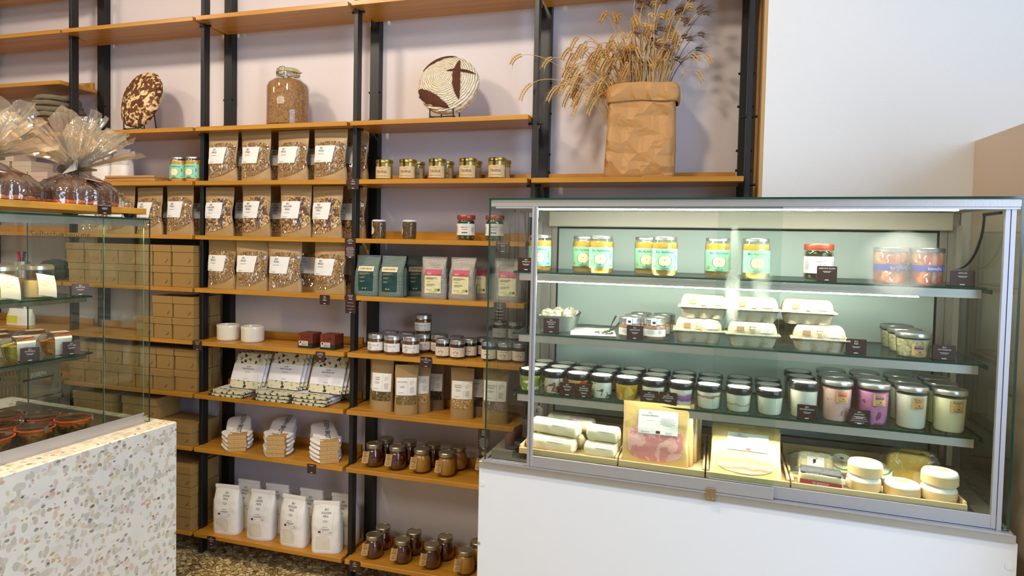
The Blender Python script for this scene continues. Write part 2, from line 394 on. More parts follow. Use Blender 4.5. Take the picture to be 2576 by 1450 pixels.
# ---------------------------------------------------------------- shelving: uprights and boards
LV = [2.534, 2.027, 1.778, 1.526, 1.279, 1.031, .780, .527, .12]
LNAME = ['top shelf', 'second shelf from the top', 'third shelf from the top', 'fourth shelf from the top', 'fifth shelf from the top', 'sixth shelf from the top', 'seventh shelf from the top', 'eighth shelf from the top', 'lowest shelf']
BAYN = ['far left bay', 'second bay from left', 'third bay from left', 'fourth bay from left', 'rightmost bay']
PN = ['at the left picture edge', 'left of the dark crusty loaf', 'between the crusty loaf and grain jar', 'between grain jar and round white loaf', 'between round white loaf and wheat bag', 'at the right end beside the white wall']
PEG = MB().tube([(-.03, 0, 0), (.03, 0, 0)], .005, 8).build('peg', BLACK)
for k in range(6):
    x = (k-1)*.8
    f = empty('shelf_upright', (x, .065, 0)); tag(f, 'slim black steel front upright ' + PN[k], 'upright', 'black shelving uprights')
    MB().box((-.0095, -.02, .0), (.0095, .02, 3.28), bev=.001).build('post', BLACK, f)
    for z in LV:
        q = PEG.copy(); C.objects.link(q); q.parent = f; q.location = (0, 0, z-.026)
    b = empty('shelf_upright', (x, .24, 0)); tag(b, 'wide black steel wall upright ' + PN[k], 'upright', 'black wall uprights')
    MB().box((-.022, -.02, 0), (.022, -.014, 3.28)).box((-.022, -.014, 0), (-.012, .02, 3.28)).box((.012, -.014, 0), (.022, .02, 3.28)).build('post', BLACK, b)
    for z in [q+.045 for q in LV[:3]]+[2.2, 1.9]:
        q = PEG.copy(); C.objects.link(q); q.parent = b; q.location = (0, -.012, z)
bpy.data.objects.remove(PEG)
def board(x0, x1, z, bay, lev):
    g = .0085
    o = empty('shelf_board', ((x0+x1)/2, 0, z))
    tag(o, 'oak shelf board, %s, %s' % (lev, bay), 'shelf', 'oak shelf boards')
    h = (x1-x0)/2
    MB().box((-h+.002, 0, -.0195), (h-g*2+.002, .213, 0), bev=.0012).build('board', OAK, o)
    MB().box((-h+.03, .198, .0), (h-.03, .212, .036), bev=.001).build('back_ledge', OAK, o)
for bay in range(5):
    x0 = (bay-1)*.8
    lv = list(range(9))
    if bay == 4: lv = [0, 2]
    for L in lv: board(x0, x0+.8, LV[L], BAYN[bay], LNAME[L])
board(-.8, 0, 2.284, BAYN[0], 'extra shelf above the proofing baskets')
board(-.8, 0, 2.79, BAYN[0], 'uppermost extra shelf')
for x, s_ in ((.02, 'behind the small kraft boxes'), (.82, 'behind the lowest muesli pouches')):
    o = MB().box((x, .222, 1.44), (x+.76, .238, 1.504)).build('black_bar', BLACK); tag(o, 'plain black rail '+s_, 'bar', 'black bars')  # added black bar filling the dark band under the fourth boards

# ---------------------------------------------------------------- right hand refrigerated display case
A = R(2.75); OX, OY = 2.40844, -.51696
def CW(x, y, z=0): return (OX+x*cos(A)+y*sin(A), OY-x*sin(A)+y*cos(A), z)
case = empty('display_case', CW(0, 0, 0), -A)
tag(case, 'glass refrigerated display case with steel frame on white panelled base', 'display case')
bp = MB().box((-.035, 0, .06), (1.402, .016, .795), bev=.0015).build('front_panel', WHITEP, case)
for (x, z) in ((-.024, .742), (1.385, .735)):
    MB().lathe([(.0, -.0025), (.006, -.002), (.0085, 0), (.0085, .001)], 18, M=Matrix.Translation((x, -.001, z)) @ Matrix.Rotation(-pi/2, 4, 'X') @ Matrix.Scale(-1, 4, (0, 0, 1)) ).build('screw_cap', WHITEP, bp)
MB().lathe([(.0, -.002), (.0045, -.0015), (.0045, .001)], 12, M=Matrix.Translation((-.03, -.001, .545)) @ Matrix.Rotation(pi/2, 4, 'X')).build('screw', CHROME, bp)
MB().box((-.033, .018, 0), (1.4, .44, .79)).build('cabinet', flat('cabinet grey', srgb(190, 190, 190), .5), case)
MB().box((-.034, -.008, .796), (1.395, .45, .8175), bev=.0015).build('sill', STEEL, case)
MB().box((-.02, -.004, .8176), (1.385, .002, .8225)).box((-.02, -.013, .8176), (1.385, -.0095, .8225)).box((-.02, .012, .8176), (1.385, .016, .8225)).build('door_track', ALU, case)
# deck
dk = MB().box((0, .02, .818), (1.37, .345, .832)).box((0, .345, .818), (1.37, .42, .868)).box((0, .02, .832), (.07, .345, .85)).box((1.32, .02, .832), (1.37, .345, .85)).build('deck', STEELD, case)
gr = MB()
for i in range(30):
    x = .12+i*.0405; gr.box((x, .335, .8685), (x+.034, .375, .872))
gr.build('air_grille', BLACK, dk)
# top frame, soffit and glass top
def pane(a, b, name, parent, thin, edge=GEDGE, glass=GLASS):
    mis = {'x': [1, 1, 1, 0, 1, 0], 'y': [1, 1, 0, 1, 0, 1], 'z': [0, 0, 1, 1, 1, 1]}[thin]
    return MB().box(a, b, mis=mis).build(name, [glass, edge], parent)
pane((-.018, -.006, 1.6545), (1.382, .452, 1.6605), 'glass_top', case, 'z')
MB().box((-.012, 0, 1.634), (1.376, .018, 1.654), bev=.001).box((-.012, .43, 1.62), (1.376, .448, 1.654)).box((-.012, .018, 1.64), (.006, .43, 1.654)).box((1.358, .018, 1.64), (1.376, .43, 1.654)).build('top_frame', STEEL, case)
MB().box((.006, .018, 1.645), (1.358, .43, 1.653)).build('soffit', flat('soffit enamel', srgb(205, 200, 190), .4), case)
MB().box((.006, -.004, 1.6285), (1.372, .012, 1.6335)).build('door_track', ALU, case)
LEDM = emis('led strip', (1, .93, .78, 1), 140)
LED2 = emis('shelf led strip', (1, .93, .78, 1), 120)
LED4 = emis('lower shelf led strip', (1, .92, .76, 1), 165)
lc = MB().box((.1, .03, 1.63), (1.3, .06, 1.645)).build('lamp_housing', STEEL, case)
MB().box((.13, .036, 1.6265), (1.255, .048, 1.6299)).build('led_strip', LEDM, lc)
# back wall of the case
BACKP = flat('back panel glass', srgb(190, 209, 206), .4)
MB().box((.08, .43, .87), (.1, .447, 1.62)).box((1.325, .43, .87), (1.345, .447, 1.62)).box((.1, .43, 1.585), (1.325, .447, 1.62)).box((.1, .43, .85), (1.325, .447, .885)).build('back_frame', STEEL, case)
MB().box((.03, .425, .85), (.079, .447, 1.63)).box((1.346, .425, .85), (1.372, .447, 1.63)).build('back_post', STEEL, case)
bpn = MB().box((.1, .436, .885), (1.325, .444, 1.585)).build('back_panel', BACKP, case)
MB().box((.1, .4345, .885), (.106, .4359, 1.585)).box((1.319, .4345, .885), (1.325, .4359, 1.585)).box((.106, .4345, 1.579), (1.319, .4359, 1.585)).box((.106, .4345, .885), (1.319, .4359, .891)).build('rubber_seal', BLACK, bpn)
MB().box((.08, .38, 1.585), (1.345, .424, 1.64), bev=.002).build('evaporator_cover', flat('case enamel', srgb(214, 208, 192), .4), case)
# side glass
pane((-.018, 0, .8176), (-.012, .44, 1.6544), 'side_glass', case, 'x')
pane((1.376, 0, .8176), (1.382, .44, 1.6544), 'side_glass', case, 'x')
# shelf standards and shelves
MB().box((.045, .36, .87), (.06, .385, 1.6)).box((1.348, .36, .87), (1.363, .385, 1.6)).build('shelf_standard', STEEL, case)
for k, (z, yf, x0, x1) in enumerate(((1.429, .072, .045, 1.335), (1.2285, .075, .046, 1.337), (1.032, .08, .044, 1.336))):
    g = pane((x0, yf, z-.006), (x1, .4, z), 'glass_shelf', case, 'z', GEDGE)
    MB().box((x0+.02, yf+.002, z-.029), (x1-.01, yf+.0045, z-.0065)).box((x0+.02, yf+.016, z-.029), (x1-.01, yf+.0185, z-.0065)).build('shelf_rail', STEEL, g)
    for sx in (.047, 1.35):
        MB().box((sx, yf+.02, z-.018), (sx+.005, .37, z-.0065)).build('bracket', BLACK if sx > 1 else STEELD, g)
    if k > 0:
        MB().box((x0+.06, yf+.0048, z-.0105), (x1-.06, yf+.0155, z-.0066)).build('led_housing', ALU, g)
        MB().box((x0+.07, yf+.0055, z-.0125), (x1-.07, yf+.0145, z-.0107)).build('led_strip', LED4, g)
    if k == 0: MB().box((x0+.08, yf+.0048, z-.0325), (x1-.15, yf+.0125, z-.0295)).build('led_strip', LED2, g)
for sx in (.05, 1.348):
    br = MB(); n = 16; vs = []
    for i in range(n+1):
        a_ = i/n*pi/2; cy_, cz_ = .36-.2*sin(a_), 1.47+.155*(1-cos(a_)); h_ = .014-.006*i/n
        vs += [(sx, cy_-h_*cos(a_), cz_+h_*sin(a_)*.3), (sx+.006, cy_-h_*cos(a_), cz_+h_*sin(a_)*.3), (sx+.006, cy_+.002, cz_), (sx, cy_+.002, cz_)] if i < 12 else [(sx, cy_, cz_-h_), (sx+.006, cy_, cz_-h_), (sx+.006, cy_, cz_), (sx, cy_, cz_)]
    fs = [(4*i+k, 4*i+(k+1) % 4, 4*i+4+(k+1) % 4, 4*i+4+k) for i in range(n) for k in range(4)]+[(3, 2, 1, 0), (4*n, 4*n+1, 4*n+2, 4*n+3)]
    br.add(vs, fs); br.box((sx, .05, 1.619), (sx+.006, .165, 1.6265)); br.build('curved_bracket', BLACK if sx > 1 else STEELD, case)
# sliding doors
def door(x0, x1, y, post_left):
    d = MB().box((x0, y-.004, .823), (x1, y+.004, .858), bev=.001).build('sliding_door', ALU, case)
    pane((x0+.002, y-.002, .858), (x1-.002, y+.002, 1.634), 'pane', d, 'y', GEDGEL)
    if post_left: MB().box((x0, y-.007, .823), (x0+.008, y+.007, 1.634)).box((x0+.0085, y-.005, .823), (x0+.017, y+.005, 1.634), bev=.001).build('stile', ALU, d)
    else: MB().box((x1-.01, y-.007, .823), (x1, y+.007, 1.634)).box((x1-.022, y-.005, .823), (x1-.0105, y+.005, 1.634), bev=.001).build('stile', ALU, d)
    return d
door(.128, .838, -.006, True); door(.668, 1.366, .008, False)
cl = MB().box((.662, -.0155, .797), (.688, -.0135, .8345), bev=.0008).build('door_clip', flat('warm nickel', srgb(190, 165, 130), .35, .9), case)
for x in (.668, .681): MB().lathe([(0, -.0025), (.003, -.002), (.0042, 0)], 12, M=Matrix.Translation((x, -.016, .806)) @ Matrix.Rotation(-pi/2, 4, 'X') @ Matrix.Scale(-1, 4, (0, 0, 1))).build('screw', CHROME, cl)
def mist(name, loc, rx, rz_, amt):
    m, N, K, P = new_mat(name); N.remove(P); t = N.new('ShaderNodeTexCoord'); ln = N.new('ShaderNodeVectorMath'); ln.operation = 'LENGTH'
    mp = N.new('ShaderNodeMapping'); mp.inputs['Scale'].default_value = (1/rx, 0, 1/rz_); K.new(t.outputs['Object'], mp.inputs[0]); K.new(mp.outputs[0], ln.inputs[0])
    n = N.new('ShaderNodeTexNoise'); n.inputs['Scale'].default_value = 90; n.inputs['Detail'].default_value = 5; K.new(t.outputs['Object'], n.inputs[0])
    r = ramp(N, [(0, (amt, amt, amt, 1)), (.55, (amt*.8, amt*.8, amt*.8, 1)), (1, (0, 0, 0, 1))]); K.new(ln.outputs['Value'], r.inputs[0])
    mu = N.new('ShaderNodeMath'); mu.operation = 'MULTIPLY'; r2 = ramp(N, [(.3, (.75, .75, .75, 1)), (.65, (1, 1, 1, 1))]); K.new(n.outputs['Fac'], r2.inputs[0]); K.new(r.outputs[0], mu.inputs[0]); K.new(r2.outputs[0], mu.inputs[1])
    tr = N.new('ShaderNodeBsdfTransparent'); tl = N.new('ShaderNodeBsdfTranslucent'); tl.inputs[0].default_value = (.9, .93, .93, 1); mx = N.new('ShaderNodeMixShader')
    K.new(mu.outputs[0], mx.inputs[0]); K.new(tr.outputs[0], mx.inputs[1]); K.new(tl.outputs[0], mx.inputs[2]); K.new(mx.outputs[0], N['Material Output'].inputs[0])
    o = MB().box((-rx, -.0002, -rz_), (rx, .0002, rz_)).build('condensation', m, case); o.location = loc; return o
mist('condensation', (1.125, .013, 1.485), .1, .09, .3)
mist('condensation', (.715, .013, 1.43), .022, .16, .35); mist('condensation', (.79, .013, 1.45), .03, .1, .22)
# thermometer
th = MB().lathe([(.0, 0), (.022, 0), (.026, .006), (.026, .012), (.022, .013), (0, .012)], 24, M=Matrix.Translation((.062, .35, .9)) @ Matrix.Rotation(pi/2, 4, 'X')).build('thermometer', CHROME, case)
MB().lathe([(0, 0), (.02, 0)], 24, M=Matrix.Translation((.062, .337, .9)) @ Matrix.Rotation(pi/2, 4, 'X')).build('dial', PAPERW, th)
MB().box((.061, .3355, .9), (.0635, .3365, .915)).build('needle', flat('red plastic', srgb(200, 40, 30), .4), th)

# ---------------------------------------------------------------- left hand terrazzo counter with its glass case
Bq = R(4.1); TX, TY = 1.121, -.4527
def BW(x, y, z=0): return (TX+x*cos(Bq)+y*sin(Bq), TY-x*sin(Bq)+y*cos(Bq), z)
def terr():
    m, N, K, P = new_mat('pebble terrazzo')
    t = N.new('ShaderNodeTexCoord'); base = srgb(226, 224, 216); cur = None
    wn = N.new('ShaderNodeTexNoise'); wn.inputs['Scale'].default_value = 30; wn.inputs['Detail'].default_value = 3; K.new(t.outputs['Object'], wn.inputs[0])
    wm = N.new('ShaderNodeMix'); wm.data_type = 'VECTOR'; wm.inputs[0].default_value = .012; K.new(t.outputs['Object'], wm.inputs[4]); K.new(wn.outputs['Color'], wm.inputs[5])
    tint = N.new('ShaderNodeTexNoise'); tint.inputs['Scale'].default_value = 9; K.new(t.outputs['Object'], tint.inputs[0])
    tr_ = ramp(N, [(.35, srgb(224, 222, 216)), (.65, srgb(233, 230, 220))]); K.new(tint.outputs['Fac'], tr_.inputs[0]); cur = tr_.outputs[0]
    layers = [(30, .32, [srgb(214, 213, 206), srgb(206, 200, 188), srgb(220, 208, 198), srgb(228, 222, 208), srgb(202, 204, 200)], (1, .8, 1.35), (.3, .5, .2), .6),
              (44, .33, [srgb(198, 192, 180), srgb(216, 196, 182), srgb(206, 200, 186), srgb(190, 188, 182), srgb(216, 204, 172)], (1, 1.3, .8), (1.7, .2, .9), .6),
              (60, .34, [srgb(166, 156, 138), srgb(206, 176, 162), srgb(150, 146, 136), srgb(200, 164, 110), srgb(112, 110, 102)], (1, 1, 1.5), (4.1, 3.2, .4), .15)]
    for sc__, thr, cols, msc, off, dens in layers:
        mp = N.new('ShaderNodeMapping'); mp.inputs['Scale'].default_value = msc; mp.inputs['Location'].default_value = off; mp.inputs['Rotation'].default_value = (.5+off[0], 0, 0)
        v = N.new('ShaderNodeTexVoronoi'); v.inputs['Scale'].default_value = sc__; v.inputs['Randomness'].default_value = .9
        K.new(wm.outputs[1], mp.inputs[0]); K.new(mp.outputs[0], v.inputs[0])
        sp = N.new('ShaderNodeSeparateColor'); K.new(v.outputs['Color'], sp.inputs[0])
        r = ramp(N, [(i/len(cols), c) for i, c in enumerate(cols)], 'CONSTANT'); K.new(sp.outputs[0], r.inputs[0])
        # stone radius varies per cell
        th_ = N.new('ShaderNodeMath'); th_.operation = 'MULTIPLY_ADD'; th_.inputs[1].default_value = .22; th_.inputs[2].default_value = thr; K.new(sp.outputs[1], th_.inputs[0])
        lt = N.new('ShaderNodeMath'); lt.operation = 'LESS_THAN'; K.new(v.outputs['Distance'], lt.inputs[0]); K.new(th_.outputs[0], lt.inputs[1])
        pr = N.new('ShaderNodeMath'); pr.operation = 'LESS_THAN'; pr.inputs[1].default_value = dens; K.new(sp.outputs[2], pr.inputs[0])
        an = N.new('ShaderNodeMath'); an.operation = 'MULTIPLY'; K.new(lt.outputs[0], an.inputs[0]); K.new(pr.outputs[0], an.inputs[1])
        mu = N.new('ShaderNodeMix'); mu.data_type = 'RGBA'; K.new(an.outputs[0], mu.inputs[0]); K.new(cur, mu.inputs[6]); K.new(r.outputs[0], mu.inputs[7]); cur = mu.outputs[2]
    K.new(cur, P.inputs['Base Color']); P.inputs['Roughness'].default_value = .35
    return m
TERR = terr()
def wobble(fn, amp=.0022):
    return lambda u, v: (lambda p: p+Vector((amp, 0, amp))*noise.noise(p*45))(Vector(fn(u, v)))
ct = empty('terrazzo_counter', BW(0, 0, 0), -Bq)
tag(ct, 'white pebble terrazzo counter block below the left glass case', 'counter')
mb = MB(); ins = .004
mb.grid(lambda u, v: (0, -1.9+1.9*u, .797*v), 4, 4)
def edge(u, v):
    y = -1.9+1.9*u; k = noise.noise(Vector((y*38, 0, 3)))*.0035+noise.noise(Vector((y*110, 0, 5)))*.0015
    return (-v*.006+min(0, k)*(1-v)*.5, y, .797+v*.003+k*.3*(1-abs(2*v-1)))
mb.grid(edge, 500, 3)
mb.box((-.95, -1.9, 0), (-.006, 0, .8), mis=[0, 0, 0, 0, 0, 0])
mb.box((-.0061, -.0005, 0), (-.0001, .0, .797))
mb.build('block', TERR, ct)
cc = empty('counter_display_case', BW(0, 0, .8), -Bq)
tag(cc, 'frameless glass counter case lettered for self service, on the terrazzo counter', 'display case')
ya, yb_ = -1.5, -.045; gx = -.095; xb = -.78
def cbx(mb, a, b, **k): return mb.box((a[0], a[1], a[2]-.8), (b[0], b[1], b[2]-.8), **k)
def cpane(a, b, name, thin, parent=cc, edge=GEDGE): return pane((a[0], a[1], a[2]-.8), (b[0], b[1], b[2]-.8), name, parent, thin, edge)
cpane((gx-.004, ya, .842), (gx, -.231, 1.577), 'front_pane', 'x')
fp2 = cpane((gx-.004, -.228, .842), (gx, yb_-.02, 1.577), 'front_pane', 'x', edge=GEDGEL)
cpane((xb, yb_, .8005), (gx+.002, yb_+.006, 1.577), 'end_pane', 'y')
cpane((xb, ya, 1.5775), (gx+.004, yb_+.007, 1.5845), 'glass_top', 'z')
fr = MB(); cbx(fr, (gx-.02, ya, 1.563), (gx-.006, yb_-.004, 1.577)); cbx(fr, (xb, ya, 1.563), (xb+.02, yb_-.004, 1.577)); cbx(fr, (xb+.02, yb_-.02, 1.563), (gx-.02, yb_-.004, 1.577))
fr.build('top_frame', STEEL, cc)
fr = MB(); cbx(fr, (gx-.006, ya, .8065), (gx+.001, yb_-.018, .842), bev=.001); cbx(fr, (gx-.008, ya, .8005), (gx-.001, yb_-.018, .806))
rl = fr.build('bottom_rail', ALU, cc)
MB().tube([(gx+.003, -.075, .029), (gx+.003, -.05, .027)], .003, 10).build('end_stop', CHROME, rl)
fr = MB(); cbx(fr, (xb+.02, ya, .8005), (gx-.03, yb_-.05, .806)); cbx(fr, (xb+.02, yb_-.06, .806), (gx-.03, yb_-.05, .822)); fr.build('deck', STEELD, cc)
ADDED_LED = emis('added warm strip', (1, .68, .28, 1), 260)  # emitter added out of sight to warm the terrazzo top
fr = MB(); cbx(fr, (gx-.016, ya, 1.5605), (gx-.009, yb_-.01, 1.5629)); fr.build('led_strip', ADDED_LED, cc)  # added strip, unlike the real ones in the refrigerated case
fr = MB(); cbx(fr, (gx-.0075, ya, 1.554), (gx-.0055, yb_-.01, 1.5765)); fr.build('added_glare_lip', STEEL, cc)  # lip added to keep the added strip out of view
for z in (1.09, 1.297):
    g = cpane((-.62, -1.45, z-.006), (-.18, -.208, z), 'glass_shelf', 'z')
    r_ = MB(); cbx(r_, (-.2, -1.45, z-.022), (-.194, -.22, z-.0065)); r_.build('shelf_rail', STEELD, g)
fr = MB(); cbx(fr, (-.64, -.47, .806), (-.6, -.43, 1.56)); fr.build('standard', STEEL, cc)
MK = Marks().text('Selbstbedienung', 0, 0, .0315)
MK.build('lettering', [flat('brown film lettering', srgb(92, 66, 40), .6)], fp2, lambda x, y: (gx+.0012, -.343+x, 1.515-.8+y)) if False else None
lt_ = MK.build('lettering', [flat('brown film lettering', srgb(92, 66, 40), .6)], cc, lambda x, y: (gx+.0012, -.385+x, 1.507-.8+y))
rb = empty('cake_board', BW(0, 0, 1.5995), -Bq); tag(rb, 'oak board on black feet on top of the left glass case', 'board')
MB().box((-.5, -1.3, 0), (-.1, -.049, .0225), bev=.0015).build('plank', OAKL, rb)
for (x, y) in ((-.13, -.1), (-.46, -.1), (-.13, -.75), (-.46, -.75), (-.13,-1.25), (-.46,-1.25)): MB().lathe([(.012, -.0149), (.019, -.005), (.019, 0)], 20, M=Matrix.Translation((x, y, 0))).build('foot', BLACK, rb)
# ---------------------------------------------------------------- goods on the shelves
OATC = [srgb(222, 180, 110), srgb(190, 140, 80), srgb(240, 212, 150), srgb(160, 108, 60), srgb(205, 160, 95), srgb(120, 76, 44), srgb(232, 196, 130)]
KNUC = [srgb(150, 104, 64), srgb(206, 160, 96), srgb(110, 70, 44), srgb(236, 196, 120), srgb(130, 88, 54), srgb(90, 58, 40), srgb(226, 176, 90)]
MUE = crumbs('muesli under film', OATC, 150)
KNU = crumbs('crunchy muesli under film', KNUC, 85)
FILM = thin_glass('clear pouch film', (1, 1, 1, 1), .1, .08, crinkle=.8, cscale=14, power=3)
KRAFTP = flat('kraft pouch', srgb(168, 134, 84), .42, coat=.25, coat_r=.3, bump=.35, bscale=14)

def pouch_body(seed, w=.172, h=.232, d=.062, notch=.12, lean=0.0):
    r = random.Random(seed)
    secs = []
    for i in range(13):
        v = i/12; z = h*v
        n = notch*math.exp(-((v-.42)/.17)**2)*(0.6+r.random()*.4)
        hw = w/2*(1.0-.03*sin(pi*v)-n/2); dx = -w/2*n/2+lean*v*v
        t = d/2*max(.05, (1-v)**.75) if v < .8 else d/2*.05
        secs.append((z, hw, t, dx, 0))
    return Loft(secs, 2.0, .0035, seed, 16)
def muesli(kind, seed):
    words = {'m': ['BIO', 'MÜSLI'], 'k': ['BIO', 'KNUSPER', 'MÜSLI']}[kind]
    r = random.Random(seed*13+1); L = pouch_body(seed, lean=(r.random()-.5)*.012, notch=.08+.1*r.random())
    o = empty('muesli_pouch'); o['category'] = 'pouch'
    b = MB(); L.body(b, 44, 26); b.build('kraft_body', KRAFTP, o, 60)
    fb = MB(); hw = .172/2
    lo = lambda u: .018+.045*u*u*u + .01*r.random()*0
    L.patch(fb, lambda v: L.at(.02+.15*v)[2]-L.at(.02+.15*v)[0]*.84, lambda v: L.at(.02+.15*v)[2]+L.at(.02+.15*v)[0]*.93, lo, lambda u: .178-.02*(2*u-1)**4, 22, 20, .0016)
    fb.build('filled_window', KNU if kind == 'k' else MUE, o, 180)
    zb = MB(); L.patch(zb, -hw*.94, hw*.92, .198, .2015, 14, 2, .0022); zb.build('zip_seal', KRAFTP, o, 180)
    lb = MB(); sl = .012*r.random()
    L.patch(lb, lambda v: -hw*.93+.004*v, lambda v: hw*.12+.012*v+sl, .082, .158, 10, 8, .0034)
    la = lb.build('label', PAPERW, o, 180)
    mk = Marks(); y = .143; cx = -.04
    for i, t in enumerate(words): mk.text(t, cx, y-.0125*i, .0125, shear=.22, sx=.88)
    y -= .0125*len(words); mk.rect(cx, y+.002, .03, .0012, 0, 2); mk.text('Joseph Brot', -.052, .087, .0052, shear=.1)
    mk.build('lettering', INK, la, L.map(.0042))
    return o
PM = [muesli('m', s) for s in (1, 2, 3)]; PK = [muesli('k', s) for s in (4, 5, 6)]
def face(x, y, f=.35):  # partly turned towards the shop
    return f*math.atan2(x-2.99, y+2.47)*-1*0+0
ROWS = [
 ('m', 2, [(.913, .055), (1.096, .055), (1.288, .055), (1.479, .055)], 'in front row under the grain jar'),
 ('k', 3, [(.8945, .055), (1.0994, .055), (1.308, .055), (1.4656, .055)], 'in front row of the middle shelf'),
 ('m', 4, [(.911, .055), (1.090, .04), (1.265, .04), (1.491, .04)], 'in front row above the white ceramic pots'),
 ('m', 2, [(.99, .15), (1.17, .15), (1.37, .15), (1.53, .15)], 'in back row under the grain jar'),
 ('k', 3, [(.985, .15), (1.175, .15), (1.365, .15), (1.525, .15)], 'in back row of the middle shelf'),
 ('m', 4, [(.99, .15), (1.17, .15), (1.345, .14), (1.545, .14)], 'in back row above the white ceramic pots'),
 ('m', 3, [(.142, .055), (.316, .055), (.49, .055), (.672, .055)], 'in front row above the small kraft boxes'),
 ('m', 3, [(.24, .15), (.40, .15), (.565, .15), (.725, .15)], 'in back row above the small kraft boxes')]
for kind, L, spots, where in ROWS:
    for i, (x, y) in enumerate(spots):
        P_ = (PK if kind == 'k' else PM)[(i+L) % 3]; rr = rnd.uniform(-.13, .13)+.05
        nm = 'crunchy muesli' if kind == 'k' else 'muesli'
        if L == 3 and x < .8 and y < .1 and i == 0: rr = .2
        place(P_, (x, y, LV[L]+.0005), rr, 'kraft pouch of %s, %s %s' % (nm, ORD[i] if i < 3 else 'rightmost', where), nm+' pouches', sc_=(rnd.uniform(.89, .92) if kind == 'k' else rnd.uniform(.95, .99), .95, rnd.uniform(.97, 1.02)))

# price cards
def card(title, w=.05, h=.042, loc=(0, 0, 0), rz=0, stand=False, label='', lines=2, group='dark brown price cards', small=None, tilt=0, sz=.0058):
    o = empty('price_card', loc, rz); tag(o, label, 'price card', group)
    k = .003; pts = []
    for (cx, cz, a0) in ((w/2-k, k, -90), (w/2-k, h-k, 0), (-w/2+k, h-k, 90), (-w/2+k, k, 180)):
        for j in range(4): a = R(a0+30*j); pts.append((cx+k*cos(a), cz+k*sin(a)))
    b = MB(); n = len(pts); t = .0016
    b.add([(x, 0, z) for x, z in pts]+[(x, t, z) for x, z in pts], [tuple(range(n)), tuple(range(n, 2*n))[::-1]]+[(i, i+n, (i+1) % n+n, (i+1) % n) for i in range(n)])
    cd = b.build('card', SIGN, o)
    if stand: MB().box((-w/2, .0, -.0), (w/2, .03, .0016)).build('foot', BLACK, o)
    m = Marks(); y = h-.0085
    for s in title: m.text(s, 0, y, sz, sx=.85 if len(s) > 9 else 1); y -= sz*1.12
    if lines: m.lines(0, y+.0005, w*.55, lines, .0028, .0009)
    if small:
        m.lines(0, h*.55, w*.8, small, h*.5/small, .0009)
    m.rect(0, .0052, w*.2, .0022)
    m.build('lettering', WINK, o, plane(0, 0, .0005))
    return o
def shelf_card(px, L, t, w, h, label, dz=0, **k):
    return card(t, w, h, (px, -.0035, LV[L]-.0195+dz-h+.021), 0, False, label, **k)
shelf_card(1.622, 2, ['BIO', 'TAHINA'], .052, .046, 'small brown price card on shelf edge beside the tahini jars', dz=.002)
shelf_card(1.612, 3, ['WILDE', 'TEEBLÜTEN'][:1]+['TEEBLÜTEN'], .050, .088, 'tall brown price card beside the small round label spice jars', dz=.0, small=9)
shelf_card(1.617, 4, ['ESPRESSO', 'BLEND'], .049, .084, 'tall brown price card under the dark green coffee bags', dz=.006, small=3)
shelf_card(1.491, 4, ['BIO', 'MÜSLI'], .048, .042, 'small brown price card under the lowest row of muesli pouches', dz=-.004)
shelf_card(.822, 5, ['GESCHIRR'], .047, .046, 'small brown price card left of the white ceramic pots', dz=.002)
shelf_card(1.472, 5, ['GOURMET', 'SALZFLOCKEN'], .046, .046, 'small brown price card under the brown salt boxes', dz=-.006)
shelf_card(1.972, 5, ['BIO', 'FRUCHTAUFSTRICH'], .052, .045, 'small brown price card below the white labelled jam jars', dz=.007)
shelf_card(1.435, 7, ['SOCKEN'], .044, .042, 'small brown price card below the stacks of white socks', dz=-.005, lines=0)
shelf_card(.905, 8, ['BIO', 'ROGGENMEHL'], .046, .042, 'small brown price card below the flour bags', dz=-.004)
shelf_card(1.654, 8, ['BIO', 'HONIG'], .051, .048, 'small brown price card on the lowest shelf below the honey', dz=.001)
shelf_card(2.292, 3, ['APERITIVO OLIVEN'], .054, .044, 'brown price card on shelf edge behind the side glass, beside olives', dz=-.003)
shelf_card(2.285, 4, ['FILTER', 'AGA'], .05, .08, 'tall brown price card behind the side glass, below silver coffee bag', dz=.0, small=3)
shelf_card(2.23, 6, ['NÜSSE', 'KERNE'], .05, .085, 'tall brown price card behind the side glass, below seed pouches', dz=-.02, small=8)

# kraft boxes with a hand drawn mark
def kbox(w, d, h, lid, seed):
    o = empty('kraft_box'); o['category'] = 'box'
    MB().box((-w/2+.003, -d/2+.003, 0), (w/2-.003, d/2-.003, h-.003), bev=.0008).build('box_body', KRAFTB, o)
    MB().box((-w/2, -d/2, h-lid), (w/2, d/2, h), bev=.001).build('lid', KRAFTB, o)
    m = Marks(); q = .0011
    m.stroke([(0, .016), (.002, .008), (-.001, .0), (-.006, -.004), (-.009, -.001), (-.004, .003), (.006, .006)], q).stroke([(.004, .012), (.009, .011), (.004, .005)], q).stroke([(0, .019), (.001, .0205)], q*1.6)
    m.build('drawn_mark', INK, o, plane(-d/2+.003, .018, .0005, w/2-.024))
    return o
BOXG = 'kraft gift boxes'
def boxrow(L, z0, spots, d, h, lid, where, y=None):
    protos = {}
    for i, (x, w_, yc) in enumerate(spots):
        k = (round(w_, 3), d, h)
        if k not in protos: protos[k] = kbox(w_, d, h, lid, 1)
        place(protos[k], (x, yc, LV[L]+z0), rnd.uniform(-.012, .012), 'lidded kraft cardboard box, %s %s' % (ORD[i] if i < len(spots)-1 else 'rightmost', where), BOXG)
boxrow(4, .0005, [(.078, .1035, .062), (.182, .1035, .062), (.287, .104, .062), (.392, .104, .062), (.498, .104, .062), (.604, .1045, .062), (.721, .126, .066)], .11, .098, .032, 'in lower row under the muesli shelf')
boxrow(4, .100, [(.072, .112, .058), (.183, .104, .062), (.288, .1035, .062), (.393, .104, .062), (.498, .104, .062), (.604, .1045, .062), (.721, .124, .066)], .11, .098, .032, 'in upper row under the muesli shelf')
